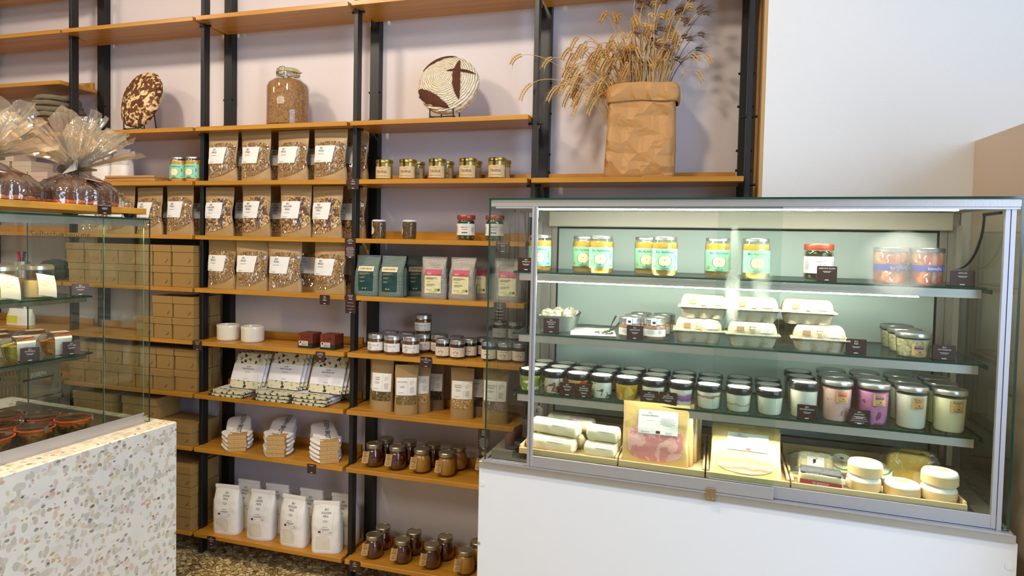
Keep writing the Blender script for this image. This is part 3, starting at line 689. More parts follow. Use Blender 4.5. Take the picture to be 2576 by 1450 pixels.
boxrow(5, .0005, [(.503, .104, .06), (.61, .106, .06), (.727, .12, .062)], .108, .1, .032, 'in lower row of the pile below')
boxrow(5, .102, [(.605, .118, .066), (.726, .118, .066)], .112, .1, .034, 'in upper row of the pile below')
tag(place(kbox(.118, .07, .1, .032, 3), (.727, .160, LV[5]+.0005), 0, 'kraft box behind the rightmost lower box of the five box pile', BOXG))
tag(place(kbox(.117, .07, .1, .032, 3), (.727, .1605, LV[5]+.102), 0, 'kraft box behind the rightmost upper box of the five box pile', BOXG))
boxrow(6, .0005, [(.078, .1035, .062), (.182, .1, .062), (.287, .103, .062), (.393, .104, .062), (.498, .1025, .062), (.603, .103, .062), (.722, .128, .086)], .11, .098, .032, 'in lower row of the seventh shelf')
boxrow(6, .100, [(.078, .104, .082), (.184, .104, .082), (.29, .104, .082), (.396, .104, .082), (.5, .1, .082), (.603, .1, .082), (.722, .128, .086)], .11, .1, .034, 'in upper row of the seventh shelf')
tag(place(kbox(.127, .048, .098, .032, 3), (.722, .1705, LV[6]+.0005), 0, 'kraft box at the back of the lower right corner of seventh shelf', BOXG))
tag(place(kbox(.126, .048, .1, .034, 3), (.722, .1705, LV[6]+.1), 0, 'kraft box at the back of the upper right corner of seventh shelf', BOXG))
boxrow(7, .0005, [(.19, .29, .099), (.6, .36, .099)], .19, .098, .038, 'big flat box on the eighth shelf')
boxrow(7, .1, [(.17, .26, .1), (.45, .21, .108)], .165, .102, .038, 'box on top of the big flat boxes')
for k in range(3):
    tag(place(kbox(.3, .19, .101, .036, 3), (.632, .099, LV[8]+.0005+k*.103), 0, 'wide kraft box on the lowest shelf, %s of its stack of three' % ['bottom', 'middle', 'top'][k], BOXG))
    tag(place(kbox(.3, .19, .101, .036, 3), (.29, .099, LV[8]+.0005+k*.103), 0, 'wide kraft box partly behind the counter, %s of the left stack of three' % ['bottom', 'middle', 'top'][k], BOXG))

# jars
def mark_apple(m, s=1.0, y0=0, ink=0, fill=1, leaf=2):
    m.disc(-.0052*s, y0, .0125*s, .0145*s, fill); m.disc(.0052*s, y0, .0125*s, .0145*s, fill)
    m.stroke([(0, y0-.013*s), (-.0015*s, y0-.019*s)], .0012*s, ink); m.poly([(-.002*s, y0+.003*s), (0, y0), (.002*s, y0+.003*s)], ink)
def jar(name, R0, H, content, lidmat, lidh, lidr=None, neck=None, shoulder=.012, fill=1.0, label=None, marks=None, mats=None, glass=True, la=(-1.1, 1.1), cat='jar', foot=.004, labmat=None, rad=40):
    """glass jar: contents, shell, lid and wrapped label with lettering; label=(z0,z1)"""
    o = empty(name); o['category'] = cat; lidr = lidr or R0*.86; neck = neck or lidr*.95; hz = H-lidh
    outer = [(R0*.85, 0), (R0*.97, .002), (R0, foot+.003), (R0, hz-shoulder-.004), (R0*.985, hz-shoulder), (neck+ (R0-neck)*.35, hz-shoulder*.35), (neck, hz), (neck, H-.002)]
    top = hz-shoulder if fill < 1 else hz
    inner = [(R0*.83, .0025), (R0-.003, foot+.005)]
    for r, z in outer[3:7]:
        if z < top*fill: inner.append((r-.0022, z))
    inner.append((inner[-1][0], max(inner[-1][1]+.0005, hz*fill))); inner.append((0.0, inner[-1][1]))
    MB().lathe(inner, rad).build('contents', content, o, 50)
    if glass: MB().lathe(outer, rad).build('glass', GLASSC, o, 50)
    if lidmat:
        MB().lathe([(lidr, hz), (lidr*1.02, hz+.001), (lidr, hz+.003), (lidr, H-.002), (lidr-.0015, H), (lidr*.9, H+.0002), (lidr*.86, H-.0006), (0, H-.0004)], rad).build('lid', lidmat, o, 35)
    if label:
        z0, z1 = label; lb = MB()
        lb.lathe([(R0+.0007, z0), (R0+.0007, z1)], 24, a0=la[0], a1=la[1], caps=False); l = lb.build('label', labmat or PAPERW, o)
        if marks:
            m = Marks(); marks(m); m.build('lettering', mats or [INK], l, cyl(R0, (z0+z1)/2, 0, .0013))
    return o
SILV = flat('silver lid', srgb(200, 200, 198), .28, .9)
BLID = flat('black lid', (.012, .012, .012, 1), .25, coat=.3)
GOLD = flat('gold lid', srgb(190, 165, 80), .3, .95)
COPL = flat('copper red lid', srgb(168, 72, 48), .35, .35, .3)
SAUCE = flat('apple sauce', srgb(216, 166, 62), .3, coat=.6, bump=.05, bscale=40)
MINT = flat('mint label', srgb(150, 218, 180), .5)
APPLE = flat('apple cream', srgb(250, 236, 190), .5); BROWNL = flat('brown ink', srgb(120, 70, 30), .6)
def apfel_marks(m):
    m.text('Bio Apfelmus', 0, .019, .0105, 0); m.disc(-.0062, -.0045, .0142, .0158, 2); m.disc(.0062, -.0045, .0142, .0158, 2)
    mark_apple(m, 1.05, -.0045, 0, 1); m.lines(0, -.0265, .03, 3, .0025, .0009, 0); m.disc(-.031, -.021, .004, .004, 3); m.rect(.032, -.024, .006, .004, 4)
    for i in range(7): m.rect(.033, .012-i*.0024, .006, .0012 if i % 2 else .0007, 0)
APM = [INK, APPLE, BROWNL, flat('orange ink', srgb(220, 150, 80), .5), flat('green mark', srgb(60, 160, 90), .5)]
apf = jar('applesauce_jar', .0385, .119, SAUCE, SILV, .0095, .036, shoulder=.011, fill=.93, label=(.018, .083), marks=apfel_marks, mats=APM, labmat=MINT, la=(-1.25, 1.25))
for i, (x, y) in enumerate([(.649, .07), (.733, .07), (.586, .13)]):
    place(apf, (x, y, LV[2]+.0003), .1, ['green labelled applesauce jar, left one of front pair on the shelf beside wooden boards', 'green labelled applesauce jar touching the upright, beside the muesli pouches', 'green labelled applesauce jar half hidden behind the pair on the shelf'][i], 'applesauce jars on the shelf')
# tahini
TAHC = flat('tahini paste', srgb(208, 178, 110), .4, coat=.5); OILY = flat('sesame oil', srgb(170, 140, 20), .2, coat=.8)
TAHL = flat('tan label', srgb(212, 184, 134), .5)
def tah_marks(m):
    m.text('TAHINA', 0, -.004, .0175, 0, sx=.72); m.text('Hummus', 0, .0145, .005, 1, shear=.3)
    for i in range(7): m.disc(-.021+i*.007, -.0155, .0022, mi=1, n=10)
    for i in range(7): m.disc(-.021+i*.007, -.0155, .0012, mi=2, n=8)
tah = jar('tahini_jar', .0365, .088, OILY, GOLD, .012, .0375, shoulder=.004, label=(.008, .058), marks=tah_marks, mats=[flat('navy ink', srgb(36, 40, 60), .5), BROWNL, TAHL], labmat=TAHL, la=(-1.15, 1.15))
m_ = MB(); m_.lathe([(.0372, .056), (.0383, .078), (.0385, .0875), (.03, .0892)], 4, a0=-.28, a1=-.02, caps=False); m_.build('seal_strip', BLACK, tah, 20)
TS = [(1.7324, .07), (1.8436, .07), (1.9785, .07), (2.115, .07), (2.2416, .07), (1.848, .152), (1.984, .152), (2.112, .152), (2.24, .152)]
for i, (x, y) in enumerate(TS):
    place(tah, (x, y, LV[2]+.0003), .08, 'gold lidded tahini jar, %s in %s row on the shelf' % ((ORD[i], 'front') if i < 5 else (ORD[i-5], 'back')), 'tahini jars')
# spice jars
SP = crumbs('dried blossoms', [srgb(150, 110, 60), srgb(110, 80, 40), srgb(190, 160, 90), srgb(90, 90, 50), srgb(170, 90, 90)], 190, coat=.0)
WL = flat('white plastic lid', srgb(220, 222, 226), .35)
spj = jar('spice_jar', .031, .083, SP, WL, .008, .0295, shoulder=.003)
s_ = MB(); s_.lathe([(.0318, .02), (.0318, .078)], 3, a0=-1.0, a1=-.72, caps=False)
s_.grid(lambda u, v: (lambda a, z: (.0319*sin(a), -.0319*cos(a), z))(-.86+.5*(2*u-1)*math.sqrt(max(0, 1-(2*v-1)**2)), .036+.017*(2*v-1)), 8, 12)
sl_ = s_.build('label', CREAM, spj); m = Marks(); m.text('Bio', -.0265, .046, .005).lines(-.0265, .042, .014, 3, .003, .0008).disc(-.0265, .027, .003, mi=1, n=10)
m.build('lettering', [INK, flat('yellow dot', srgb(240, 210, 40), .5)], sl_, lambda x, y: (.0323*sin(x/.031), -.0323*cos(x/.031), y))
for i, x in enumerate((1.7057, 1.85)): place(spj, (x, .08, LV[3]+.0003), .12-.35*i, 'small glass jar of dried blossoms with round label, %s one' % ['left', 'right'][i], 'dried blossom jars')
# olives
def olives():
    o = empty('olive_jar'); o['category'] = 'jar'; Rr = .0385; H = .106
    OLV = flat('green olive', srgb(118, 124, 30), .25, coat=.6); BR = flat('olive brine', srgb(52, 58, 14), .2, coat=.5)
    MB().lathe([(.03, .003), (.0345, .006), (.0345, .078), (.029, .084), (0, .0845)], 32).build('brine', BR, o)
    b = MB(); r = random.Random(3)
    for z in (.013, .03, .047, .064, .077):
        for k in range(9):
            a = 2*pi*k/9+z*40; q = .0272 if z < .07 else .025
            b.lathe([(0, -.0095), (.006, -.0075), (.0088, -.003), (.0088, .003), (.006, .0075), (0, .0095)], 10, M=Matrix.Translation((q*sin(a), -q*cos(a), z)) @ Matrix.Rotation(r.random()*3, 4, 'X'))
    ob = b.build('olives', OLV, o, 60); ob['kind'] = 'stuff'
    MB().lathe([(.033, 0), (.037, .002), (Rr, .006), (Rr, .077), (.036, .084), (.034, .088), (.034, .1)], 36).build('glass', GLASSC, o)
    MB().lathe([(.0385, .088), (.0392, .089), (.0392, .103), (.0375, .106), (0, .1062)], 36).build('lid', COPL, o, 35)
    l = MB().lathe([(Rr+.0007, .022), (Rr+.0007, .07)], 30, a0=-1.5, a1=1.45, caps=False).build('label', PAPERW, o)
    m = Marks(); m.text('CASA CARIA', .004, .0165, .0045, 1).text('APERITIVO', .004, .006, .0085, 0, sx=.8).text('OLIVEN', .004, -.003, .0085, 0, sx=.8)
    m.disc(-.002+.006, -.013, .004, .0028, 2).disc(.012, -.013, .004, .0028, 2).disc(-.004, -.013, .004, .0028, 2).lines(.04, .008, .016, 7, .0032, .0008, 0).lines(-.038, .012, .016, 8, .0036, .001, 0)
    m.build('lettering', [INK, flat('grey green ink', srgb(90, 110, 70), .5), flat('olive ink', srgb(70, 90, 40), .5)], l, cyl(Rr, .046, 0, .0013))
    return o
olv = olives()
place(olv, (2.1078, .08, LV[3]+.0003), .05, 'olive jar with copper lid and white label on open shelf', 'olive jars')
place(olv, (2.233, .08, LV[3]+.0003), .05, 'olive jar with copper lid, half behind the case side glass', 'olive jars')
# jams
JAMO = flat('apricot jam', srgb(118, 58, 18), .25, coat=.8); JAMR = flat('dark berry jam', srgb(46, 14, 14), .2, coat=.9)
def jam_marks(m): m.text('BIO', -.012, .008, .0055, 0).text('FRUCHTAUFSTRICH', -.008, .0025, .0055, 0, sx=.85).lines(-.012, -.003, .02, 3, .0028, .0007).text('Joseph Brot', -.018, -.0145, .0045).text('250 g', .018, -.0145, .0055).lines(.022, .008, .012, 3, .003, .0007)
jam = jar('jam_jar', .038, .083, JAMO, SILV, .019, .0375, shoulder=.006, label=(.014, .05), marks=jam_marks, la=(-1.3, 1.3))
JS = [(1.7124, .058, 0, 'leftmost at the front'), (1.795, .05, 0, 'second in the front row'), (1.880, .052, 0, 'third in front, beside the price card'), (1.735, .15, 0, 'back row, behind the two left ones'), (1.815, .15, 0, 'second in the back row'),
      (1.972, .148, 0, 'back row, rightmost'), (1.893, .15, 0, 'back row, carrying the topmost one'), (1.893, .15, 1, 'topmost, standing on another jar')]
for i, (x, y, k, s) in enumerate(JS): place(jam, (x, y, LV[5]+.0003+k*.0834), .06+rnd.uniform(-.1, .1), 'silver lidded jam jar with white label, '+s, 'white labelled jam jars')
def j2_marks(m): m.text('MANUFAKTUR', 0, .0115, .0045, 0).stroke([(-.013, -.006), (-.01, .004), (-.006, -.004), (0, .006), (.003, -.002)], .0013, 0).disc(.006, -.002, .0036, mi=1, n=12).disc(.006, -.002, .0022, mi=2, n=10).text('Marille', 0, -.013, .0045, 0).lines(0, -.017, .02, 1, .002, .0007)
jm2 = jar('preserve_jar', .0315, .079, JAMR, SILV, .017, .031, shoulder=.005, label=(.01, .048), marks=j2_marks, mats=[flat('red ink', srgb(170, 40, 40), .5), INK, CREAM], labmat=flat('ivory label', srgb(232, 220, 200), .5), la=(-1.4, 1.4))
J2 = [(2.02, .063, 0, 'left front of the open group'), (2.087, .06, 0, 'right front of the open group'), (2.05, .156, 0, 'back left of the open group'), (2.122, .116, 0, 'second from right of the open group'), (2.168, .164, 0, 'rearmost of the open group'),
      (2.2215, .07, 0, 'leftmost of three behind the glass edge'), (2.289, .073, 0, 'middle of three behind the side glass'), (2.353, .078, 0, 'rightmost of three behind the side glass'),
      (2.235, .15, 0, 'back left behind the side glass'), (2.305, .15, 0, 'back middle behind the side glass'), (2.245, .15, 1, 'upper left of the stacked pair'), (2.312, .15, 1, 'upper right of the stacked pair')]
for i, (x, y, k, s) in enumerate(J2): place(jm2, (x, y, LV[5]+.0003+k*.0795), .1, 'dark berry preserve jar with red script label, '+s, 'berry preserve jars')
# honey
def honey(name, col, seed):
    o = empty(name); o['category'] = 'jar'
    MB().lathe([(.026, .003), (.035, .01), (.039, .03), (.039, .05), (.033, .07), (.027, .078), (0, .079)], 32).build('honey', col, o)
    MB().lathe([(.028, 0), (.037, .008), (.0415, .03), (.0415, .05), (.035, .072), (.029, .082), (.029, .09)], 36).build('glass', GLASSC, o)
    MB().lathe([(.033, .084), (.034, .085), (.034, .098), (.032, .1005), (.029, .1), (.0285, .0992), (0, .0994)], 32).build('lid', GOLDL, o, 35)
    MB().tube([(.036*sin(a)*.85, -.036*cos(a)*.85, .08+.002*cos(a)) for a in [i*2*pi/24 for i in range(25)]], .0008, 5).build('string', TAPE, o)
    t = MB(); n = 6
    t.grid(lambda u, v: (-.036+.03*u-.006*(1-v), -.0375-.006*(1-v)-.006*sin(pi*u), .024+.05*v), 6, 6); lb = t.build('paper_tag', TAPE, o)
    m = Marks(); m.text('BIO', 0, .016, .008).text('WALD', 0, .0085, .006, sx=.9).text('HONIG', 0, .002, .007, sx=.9).text('500g', 0, -.007, .0055).lines(0, -.0125, .02, 3, .003, .0007)
    def f(x, y):
        v = (y+.025)/.05; u = (x+.015)/.03; return (-.036+.03*u-.006*(1-v), -.0375-.006*(1-v)-.006*sin(pi*max(0, min(1, u)))-.0007, .024+.05*v)
    m.build('lettering', flat('dark brown ink', srgb(70, 45, 25), .6), lb, f); return o
GOLDL = flat('pale gold lid', srgb(172, 164, 140), .3, .85)
HD = honey('honey_jar', flat('forest honey', srgb(74, 22, 6), .12, coat=1), 1); HG = honey('honey_jar', flat('creamed honey', srgb(176, 124, 34), .3, coat=.8), 2)
H8 = [(1.708, .066, 0), (1.846, .066, 0), (1.983, .066, 0), (2.137, .066, 1), (1.712, .152, 0), (1.864, .152, 0), (2.013, .152, 0), (2.165, .152, 1)]
H7 = [(1.704, .066, 0), (1.814, .066, 0), (1.929, .068, 1), (2.044, .066, 1), (1.72, .153, 0), (1.833, .153, 0), (1.947, .154, 0), (2.066, .153, 1), (2.196, .152, 0)]
for L, S, w_ in ((8, H8, 'lowest shelf'), (7, H7, 'under the seed pouches')):
    for i, (x, y, k) in enumerate(S):
        fr_ = i < 4; j = i if fr_ else i-4
        place(HG if k else HD, (x, y, LV[L]+.0003), .12, '%s honey jar with paper tag, %s in %s row, %s' % ('golden' if k else 'dark', ORD[j], 'front' if fr_ else 'back', w_), 'honey jars, '+w_)

# flour bags
FLP = flat('white flour bag paper', srgb(240, 236, 228), .55, bump=.25, bscale=16)
def flour(words, seed):
    r = random.Random(seed); k = r.uniform(-.006, .006)
    o = empty('flour_bag'); o['category'] = 'bag'
    L = Loft([(0, .066, .041, 0, 0), (.006, .0675, .043, 0, 0), (.06, .067, .0435, 0, 0), (.12, .0675, .041, k*.5, 0), (.155, .066, .034, k, .0), (.185, .062, .02, k*1.3, .002), (.208, .0595, .0075, k*1.5, .001), (.2215, .059, .0035, k*1.5, -.001)], 3.6, .0045, seed, 13)
    b = MB(); L.body(b, 56, 34); b.build('bag_body', FLP, o, 70)
    z = MB().box((-.0605+k*1.5, -.0075, .207), (.0605+k*1.5, .004, .2235), bev=.0015); z.build('folded_top', FLP, o)
    lb = MB(); L.patch(lb, -.034, .034, .088, .2, 12, 14, .0016); l = lb.build('label', PAPERW, o, 180)
    wd = MB(); L.patch(wd, -.042, .022, .02, lambda u: .055+.026*math.sqrt(max(0, 1-(2*u-1)**4)), 12, 10, .0012); wd.build('window_flap', flat('sheer paper', srgb(226, 218, 200), .35), o, 180)
    m = Marks()
    for i, t in enumerate(words): m.text(t, 0, .186-.0125*i, .0125, shear=.15, sx=.85)
    m.lines(0, .149, .026, 3, .004, .0009).text('Joseph Brot', 0, .119, .005).lines(0, .112, .05, 3, .0032, .0008)
    m.rect(-.025, .098, .011, .0085, 1).lines(-.009, .099, .01, 2, .003, .0007).text('1 kg', .022, .095, .0085)
    m.build('lettering', [INK, flat('organic seal brown', srgb(84, 44, 30), .5)], l, L.map(.0026)); return o
FB = [flour(['BIO', 'DINKEL', 'MEHL'], 1), flour(['BIO', 'DINKEL', 'MEHL'], 2), flour(['BIO', 'ROGGEN', 'MEHL'], 3), flour(['BIO', 'ROGGEN', 'MEHL'], 4)]
FS = [(.945, .068, 0, .12), (1.128, .068, 1, .1), (1.312, .062, 2, -.02), (1.485, .055, 3, .22), (.985, .153, 1, .0), (1.16, .153, 0, .06), (1.345, .152, 3, .0), (1.515, .152, 2, .05)]
for i, (x, y, k, rz) in enumerate(FS):
    place(FB[k], (x, y, LV[8]+.0003), rz, 'white paper bag of %s flour, %s in %s row on lowest shelf' % (['spelt', 'spelt', 'rye', 'rye'][k], ORD[i % 4] if i % 4 < 3 else 'rightmost', 'front' if i < 4 else 'back'), 'flour bags', sc_=(1, .94, 1))
for i, (x, y) in enumerate(((.105, .14), (.225, .145))):
    place(flour(['BIO'], 9+i), (x, y, LV[2]+.0003), pi, 'plain white paper bag behind the cellophane bows, %s of two' % ['left', 'right'][i], 'plain white bags', sc_=.8)

# coffee bags
def woven(name, c1, c2, rough, metal):
    m, N, K, P = new_mat(name); t = N.new('ShaderNodeTexCoord')
    sep = N.new('ShaderNodeSeparateXYZ'); K.new(t.outputs['Object'], sep.inputs[0]); outs = []
    for ax in (0, 2):
        a = N.new('ShaderNodeMath'); a.operation = 'MULTIPLY'; a.inputs[1].default_value = 2*pi/.0034; K.new(sep.outputs[ax], a.inputs[0])
        s_ = N.new('ShaderNodeMath'); s_.operation = 'SINE'; K.new(a.outputs[0], s_.inputs[0]); outs.append(s_.outputs[0])
    mx = N.new('ShaderNodeMath'); mx.operation = 'MAXIMUM'; K.new(outs[0], mx.inputs[0]); K.new(outs[1], mx.inputs[1])
    r = ramp(N, [(.35, c1), (.75, c2)]); K.new(mx.outputs[0], r.inputs[0]); K.new(r.outputs[0], P.inputs['Base Color'])
    P.inputs['Roughness'].default_value = rough; P.inputs['Metallic'].default_value = metal
    b = N.new('ShaderNodeBump'); b.inputs['Strength'].default_value = .4; b.inputs['Distance'].default_value = .001; K.new(mx.outputs[0], b.inputs['Height']); K.new(b.outputs[0], P.inputs['Normal'])
    return m
WG = woven('dark green woven bag', srgb(150, 170, 160), srgb(16, 42, 38), .4, .1); WS = woven('silver woven bag', srgb(90, 84, 80), srgb(205, 198, 190), .35, .35)
def coffee(kind, seed):
    o = empty('coffee_bag'); o['category'] = 'bag'; k = (seed % 3-1)*.003
    L = Loft([(0, .058, .034, 0, 0), (.008, .0605, .036, 0, 0), (.05, .06, .036, 0, 0), (.1, .058, .034, k, 0), (.13, .054, .022, k*1.5, .002), (.15, .055, .008, k*2, .002), (.168, .0565, .003, k*2, .004)], 3.2, .004, seed, 18)
    b = MB(); L.body(b, 48, 28); b.build('bag_body', WG if kind == 'j' else WS, o, 70)
    if kind == 'j':
        a = MB(); L.patch(a, -.034, .034, .022, .112, 12, 14, .0018); l = a.build('label', flat('petrol label', srgb(18, 62, 62), .45), o, 180)
        a = MB(); L.patch(a, -.036, .036, .102, .122, 12, 4, .0026); a.build('title_strip', CREAM, o, 180)
        m = Marks(); m.text('JOSEPH BLEND', 0, .109, .0098, 1, sx=.88).lines(0, .095, .056, 3, .003, .0009, 0, 1).lines(-.008, .078, .036, 2, .0035, .0012, 0, 1).lines(-.01, .062, .03, 2, .0035, .0012, 0, 1).rect(-.012, .032, .007, .004).rect(0, .032, .007, .004)
        m.build('lettering', [flat('sand ink', srgb(190, 180, 120), .5), INK], l, L.map(.0034))
    else:
        a = MB(); L.patch(a, -.036, .036, .024, .118, 12, 14, .0018); l = a.build('label', flat('pale yellow label', srgb(232, 222, 176), .5), o, 180)
        a = MB(); L.patch(a, -.036, .036, .094, .1185, 12, 4, .0026); a.build('title_band', flat('raspberry band', srgb(188, 72, 96), .5), o, 180)
        m = Marks(); m.text('AGA', -.026, .0985, .0095, 1, align='LEFT').lines(0, .086, .06, 3, .0032, .0009, 0, 1).lines(-.01, .07, .035, 1, .003, .001, 0, 1).lines(-.004, .06, .045, 3, .0032, .0009, 0, 1).text('JOSEPH BROT', -.016, .036, .0042).rect(.015, .038, .012, .0085, 2).rect(.0275, .038, .008, .0085, 3).lines(0, .03, .05, 1, .003, .0008)
        m.build('lettering', [INK, PAPERW, flat('lime seal', srgb(150, 200, 40), .5), flat('dark seal', srgb(90, 80, 60), .5)], l, L.map(.0034))
    return o
CJ = [coffee('j', 1), coffee('j', 2)]; CA = [coffee('a', 3), coffee('a', 4)]
for P_, x, y, rz, s in [(CJ[0], 1.674, .052, .06, 'dark green coffee bag with cream title strip, left front'), (CJ[1], 1.790, .047, .0, 'dark green coffee bag with cream title strip, right front'), (CJ[0], 1.755, .15, .15, 'dark green coffee bag behind the front pair, left one'), (CJ[1], 1.865, .15, .18, 'dark green coffee bag behind the front pair, right one'),
                     (CA[0], 1.986, .052, .03, 'silver woven coffee bag with raspberry band, left front'), (CA[1], 2.110, .05, -.02, 'silver woven coffee bag with raspberry band, second from left'), (CA[0], 2.145, .145, .2, 'silver woven coffee bag close behind the second from left'), (CA[1], 2.265, .15, .1, 'silver woven coffee bag in shade just left of the glass edge'), (CA[0], 2.305, .06, .03, 'silver woven coffee bag seen through the case side glass')]:
    place(P_, (x, y, LV[4]+.0003), rz, s, 'coffee bags', sc_=(1.0, 1, 1.05))

# seed pouches
def seedp(words, cols, scl, seed, dark=False):
    o = empty('seed_pouch'); o['category'] = 'pouch'; w_, h_ = .1, .212
    kr = flat('dark kraft pouch', srgb(128, 104, 82), .5, bump=.3, bscale=14) if dark else KRAFTP
    L = Loft([(0, .05, .024, 0, 0), (.03, .0505, .022, 0, 0), (.09, .049, .02, 0, 0), (.15, .049, .01, 0, 0), (.175, .0495, .003, 0, 0), (h_, .05, .0018, .002*(seed % 3-1), 0)], 2.0, .002, seed, 16)
    b = MB(); L.body(b, 40, 26); b.build('kraft_body', kr, o, 60)
    a = MB(); L.patch(a, -.042, .042, .045, .082, 12, 8, .0014); a.build('filled_window', crumbs('seeds%d' % seed, cols, scl, coat=.6), o, 180)
    a = MB(); L.patch(a, -.043, .043, .084, .158, 12, 10, .0022); l = a.build('label', PAPERW, o, 180)
    m = Marks()
    for i, t in enumerate(words): m.text(t, -.016, .138-.008*i, .0068, sx=.9)
    m.lines(-.016, .122, .026, 3, .003, .0007).text('Joseph Brot', -.02, .094, .0045).lines(.024, .118, .02, 9, .0028, .0006)
    m.stroke([(.024+.008*cos(t*.6), .137+.008*sin(t*.6)) for t in range(9)], .0007).stroke([(.019, .132), (.025, .14), (.029, .133)], .0007).rect(.0075, .12, .0004, .064)
    m.build('lettering', [BROWNL], l, L.map(.003)); return o
SPR = [seedp(['KÜRBIS', 'KERNE'], [srgb(110, 100, 40), srgb(150, 130, 60), srgb(80, 80, 36), srgb(168, 120, 70)], 120, 1), seedp(['BIO PISTAZIEN'], [srgb(170, 140, 80), srgb(130, 110, 50), srgb(200, 170, 110), srgb(110, 100, 60)], 170, 2),
       seedp(['BIO PISTAZIEN'], [srgb(70, 60, 50), srgb(110, 100, 84), srgb(50, 44, 36)], 220, 3, True), seedp(['GESCHÄLTE', 'MANDELN'], [srgb(226, 190, 130), srgb(206, 160, 90), srgb(240, 210, 160)], 110, 4), seedp(['SALZMANDELN', 'MANDELN'], [srgb(140, 120, 100), srgb(170, 150, 130), srgb(110, 96, 84)], 70, 5)]
for k, x, y, rz, s, sc2 in [(0, 1.712, .107, .1, 'partly hidden at the far left', 1), (0, 1.747, .052, .04, 'with green seeds, front left', 1.04), (2, 1.80, .15, .1, 'behind the front left one', 1), (1, 1.868, .035, .35, 'turned sideways in the middle', 1), (3, 1.905, .085, .3, 'close behind the sideways one', 1),
                        (2, 1.945, .158, .0, 'leaning at the back, dark with black seeds', 1), (3, 2.112, .06, .15, 'with pale almonds, right of the gap', 1), (2, 2.165, .12, .25, 'behind the pale almond one', 1), (4, 2.262, .045, .03, 'seen through the case side glass', 1.1)]:
    place(SPR[k], (x, y, LV[6]+.0003), rz, 'kraft seed pouch %s' % s, 'seed pouches', sc_=sc2)

# ceramic pots and salt boxes
CER = flat('crackled white glaze', srgb(232, 226, 208), .2, coat=.6, bump=.1, bscale=30)
def pot():
    o = MB().lathe([(.048, 0), (.0515, .003), (.0525, .01), (.0525, .06), (.0535, .07), (.0525, .0735), (.0485, .0735), (.0475, .07), (.047, .008), (0, .006)], 44).build('ceramic_pot', CER, None, 50)
    o['category'] = 'pot'; return o
pp = pot()
for i, x in enumerate((.912, 1.048)): place(pp, (x, .098, LV[5]+.0003), 0, 'round white glazed ceramic pot, %s of two' % ['left', 'right'][i], 'white ceramic pots')
def salt():
    o = empty('salt_box'); o['category'] = 'box'; w_ = .037
    MB().box((-w_, -w_, 0), (w_, w_, .066), bev=.0008).build('carton', flat('brown carton', srgb(104, 42, 22), .45), o)
    MB().box((-w_-.0004, -w_-.0004, .0), (w_+.0004, w_+.0004, .022)).build('base_band', flat('dark teal carton', srgb(30, 38, 36), .45), o)
    l = MB().box((-w_+.004, -w_-.001, .01), (w_-.022, -w_-.0005, .032)).build('label', flat('stone label', srgb(200, 190, 172), .6), o)
    m = Marks(); m.text('SALZ', -.004, .013, .012).lines(-.004, .027, .026, 1, .003, .001); m.disc(-.024, .025, .004, mi=0, n=12)
    m.rect(-w_+.009, .05, .005, .024, 1); m.rect(.012, .05, .02, .002, 0)
    m.build('lettering', [INK, flat('signal red', srgb(200, 40, 30), .5)], l, plane(-w_-.001, 0, .0004)); return o
sb = salt()
for i, x in enumerate((1.375, 1.487)): place(sb, (x, .068, LV[5]+.0003), -.03, 'brown cardboard salt box with stone label, %s of two' % ['left', 'right'][i], 'salt boxes')

# tea towels: flat ones and leaning ones with a paper sleeve
def toweltex():
    m, N, K, P = new_mat('printed linen'); t = N.new('ShaderNodeTexCoord'); mp = N.new('ShaderNodeMapping'); mp.inputs['Scale'].default_value = (36, 36, 36); mp.inputs['Rotation'].default_value = (0, .4, 0)
    K.new(t.outputs['Object'], mp.inputs[0]); v = N.new('ShaderNodeTexVoronoi'); v.feature = 'F1'; v.inputs['Randomness'].default_value = .35; v.inputs['Scale'].default_value = 1
    wn = N.new('ShaderNodeTexNoise'); wn.inputs['Scale'].default_value = 130; K.new(t.outputs['Object'], wn.inputs[0])
    K.new(mp.outputs[0], v.inputs[0]); ad = N.new('ShaderNodeMath'); ad.operation = 'MULTIPLY_ADD'; ad.inputs[1].default_value = .75; K.new(wn.outputs['Fac'], ad.inputs[0]); K.new(v.outputs['Distance'], ad.inputs[2])
    r = ramp(N, [(0, srgb(40, 38, 30)), (.76, srgb(52, 50, 38)), (.79, srgb(206, 198, 160)), (1, srgb(218, 210, 176))]); K.new(ad.outputs[0], r.inputs[0])
    K.new(r.outputs[0], P.inputs['Base Color']); P.inputs['Roughness'].default_value = .8; return m
LIN = toweltex()
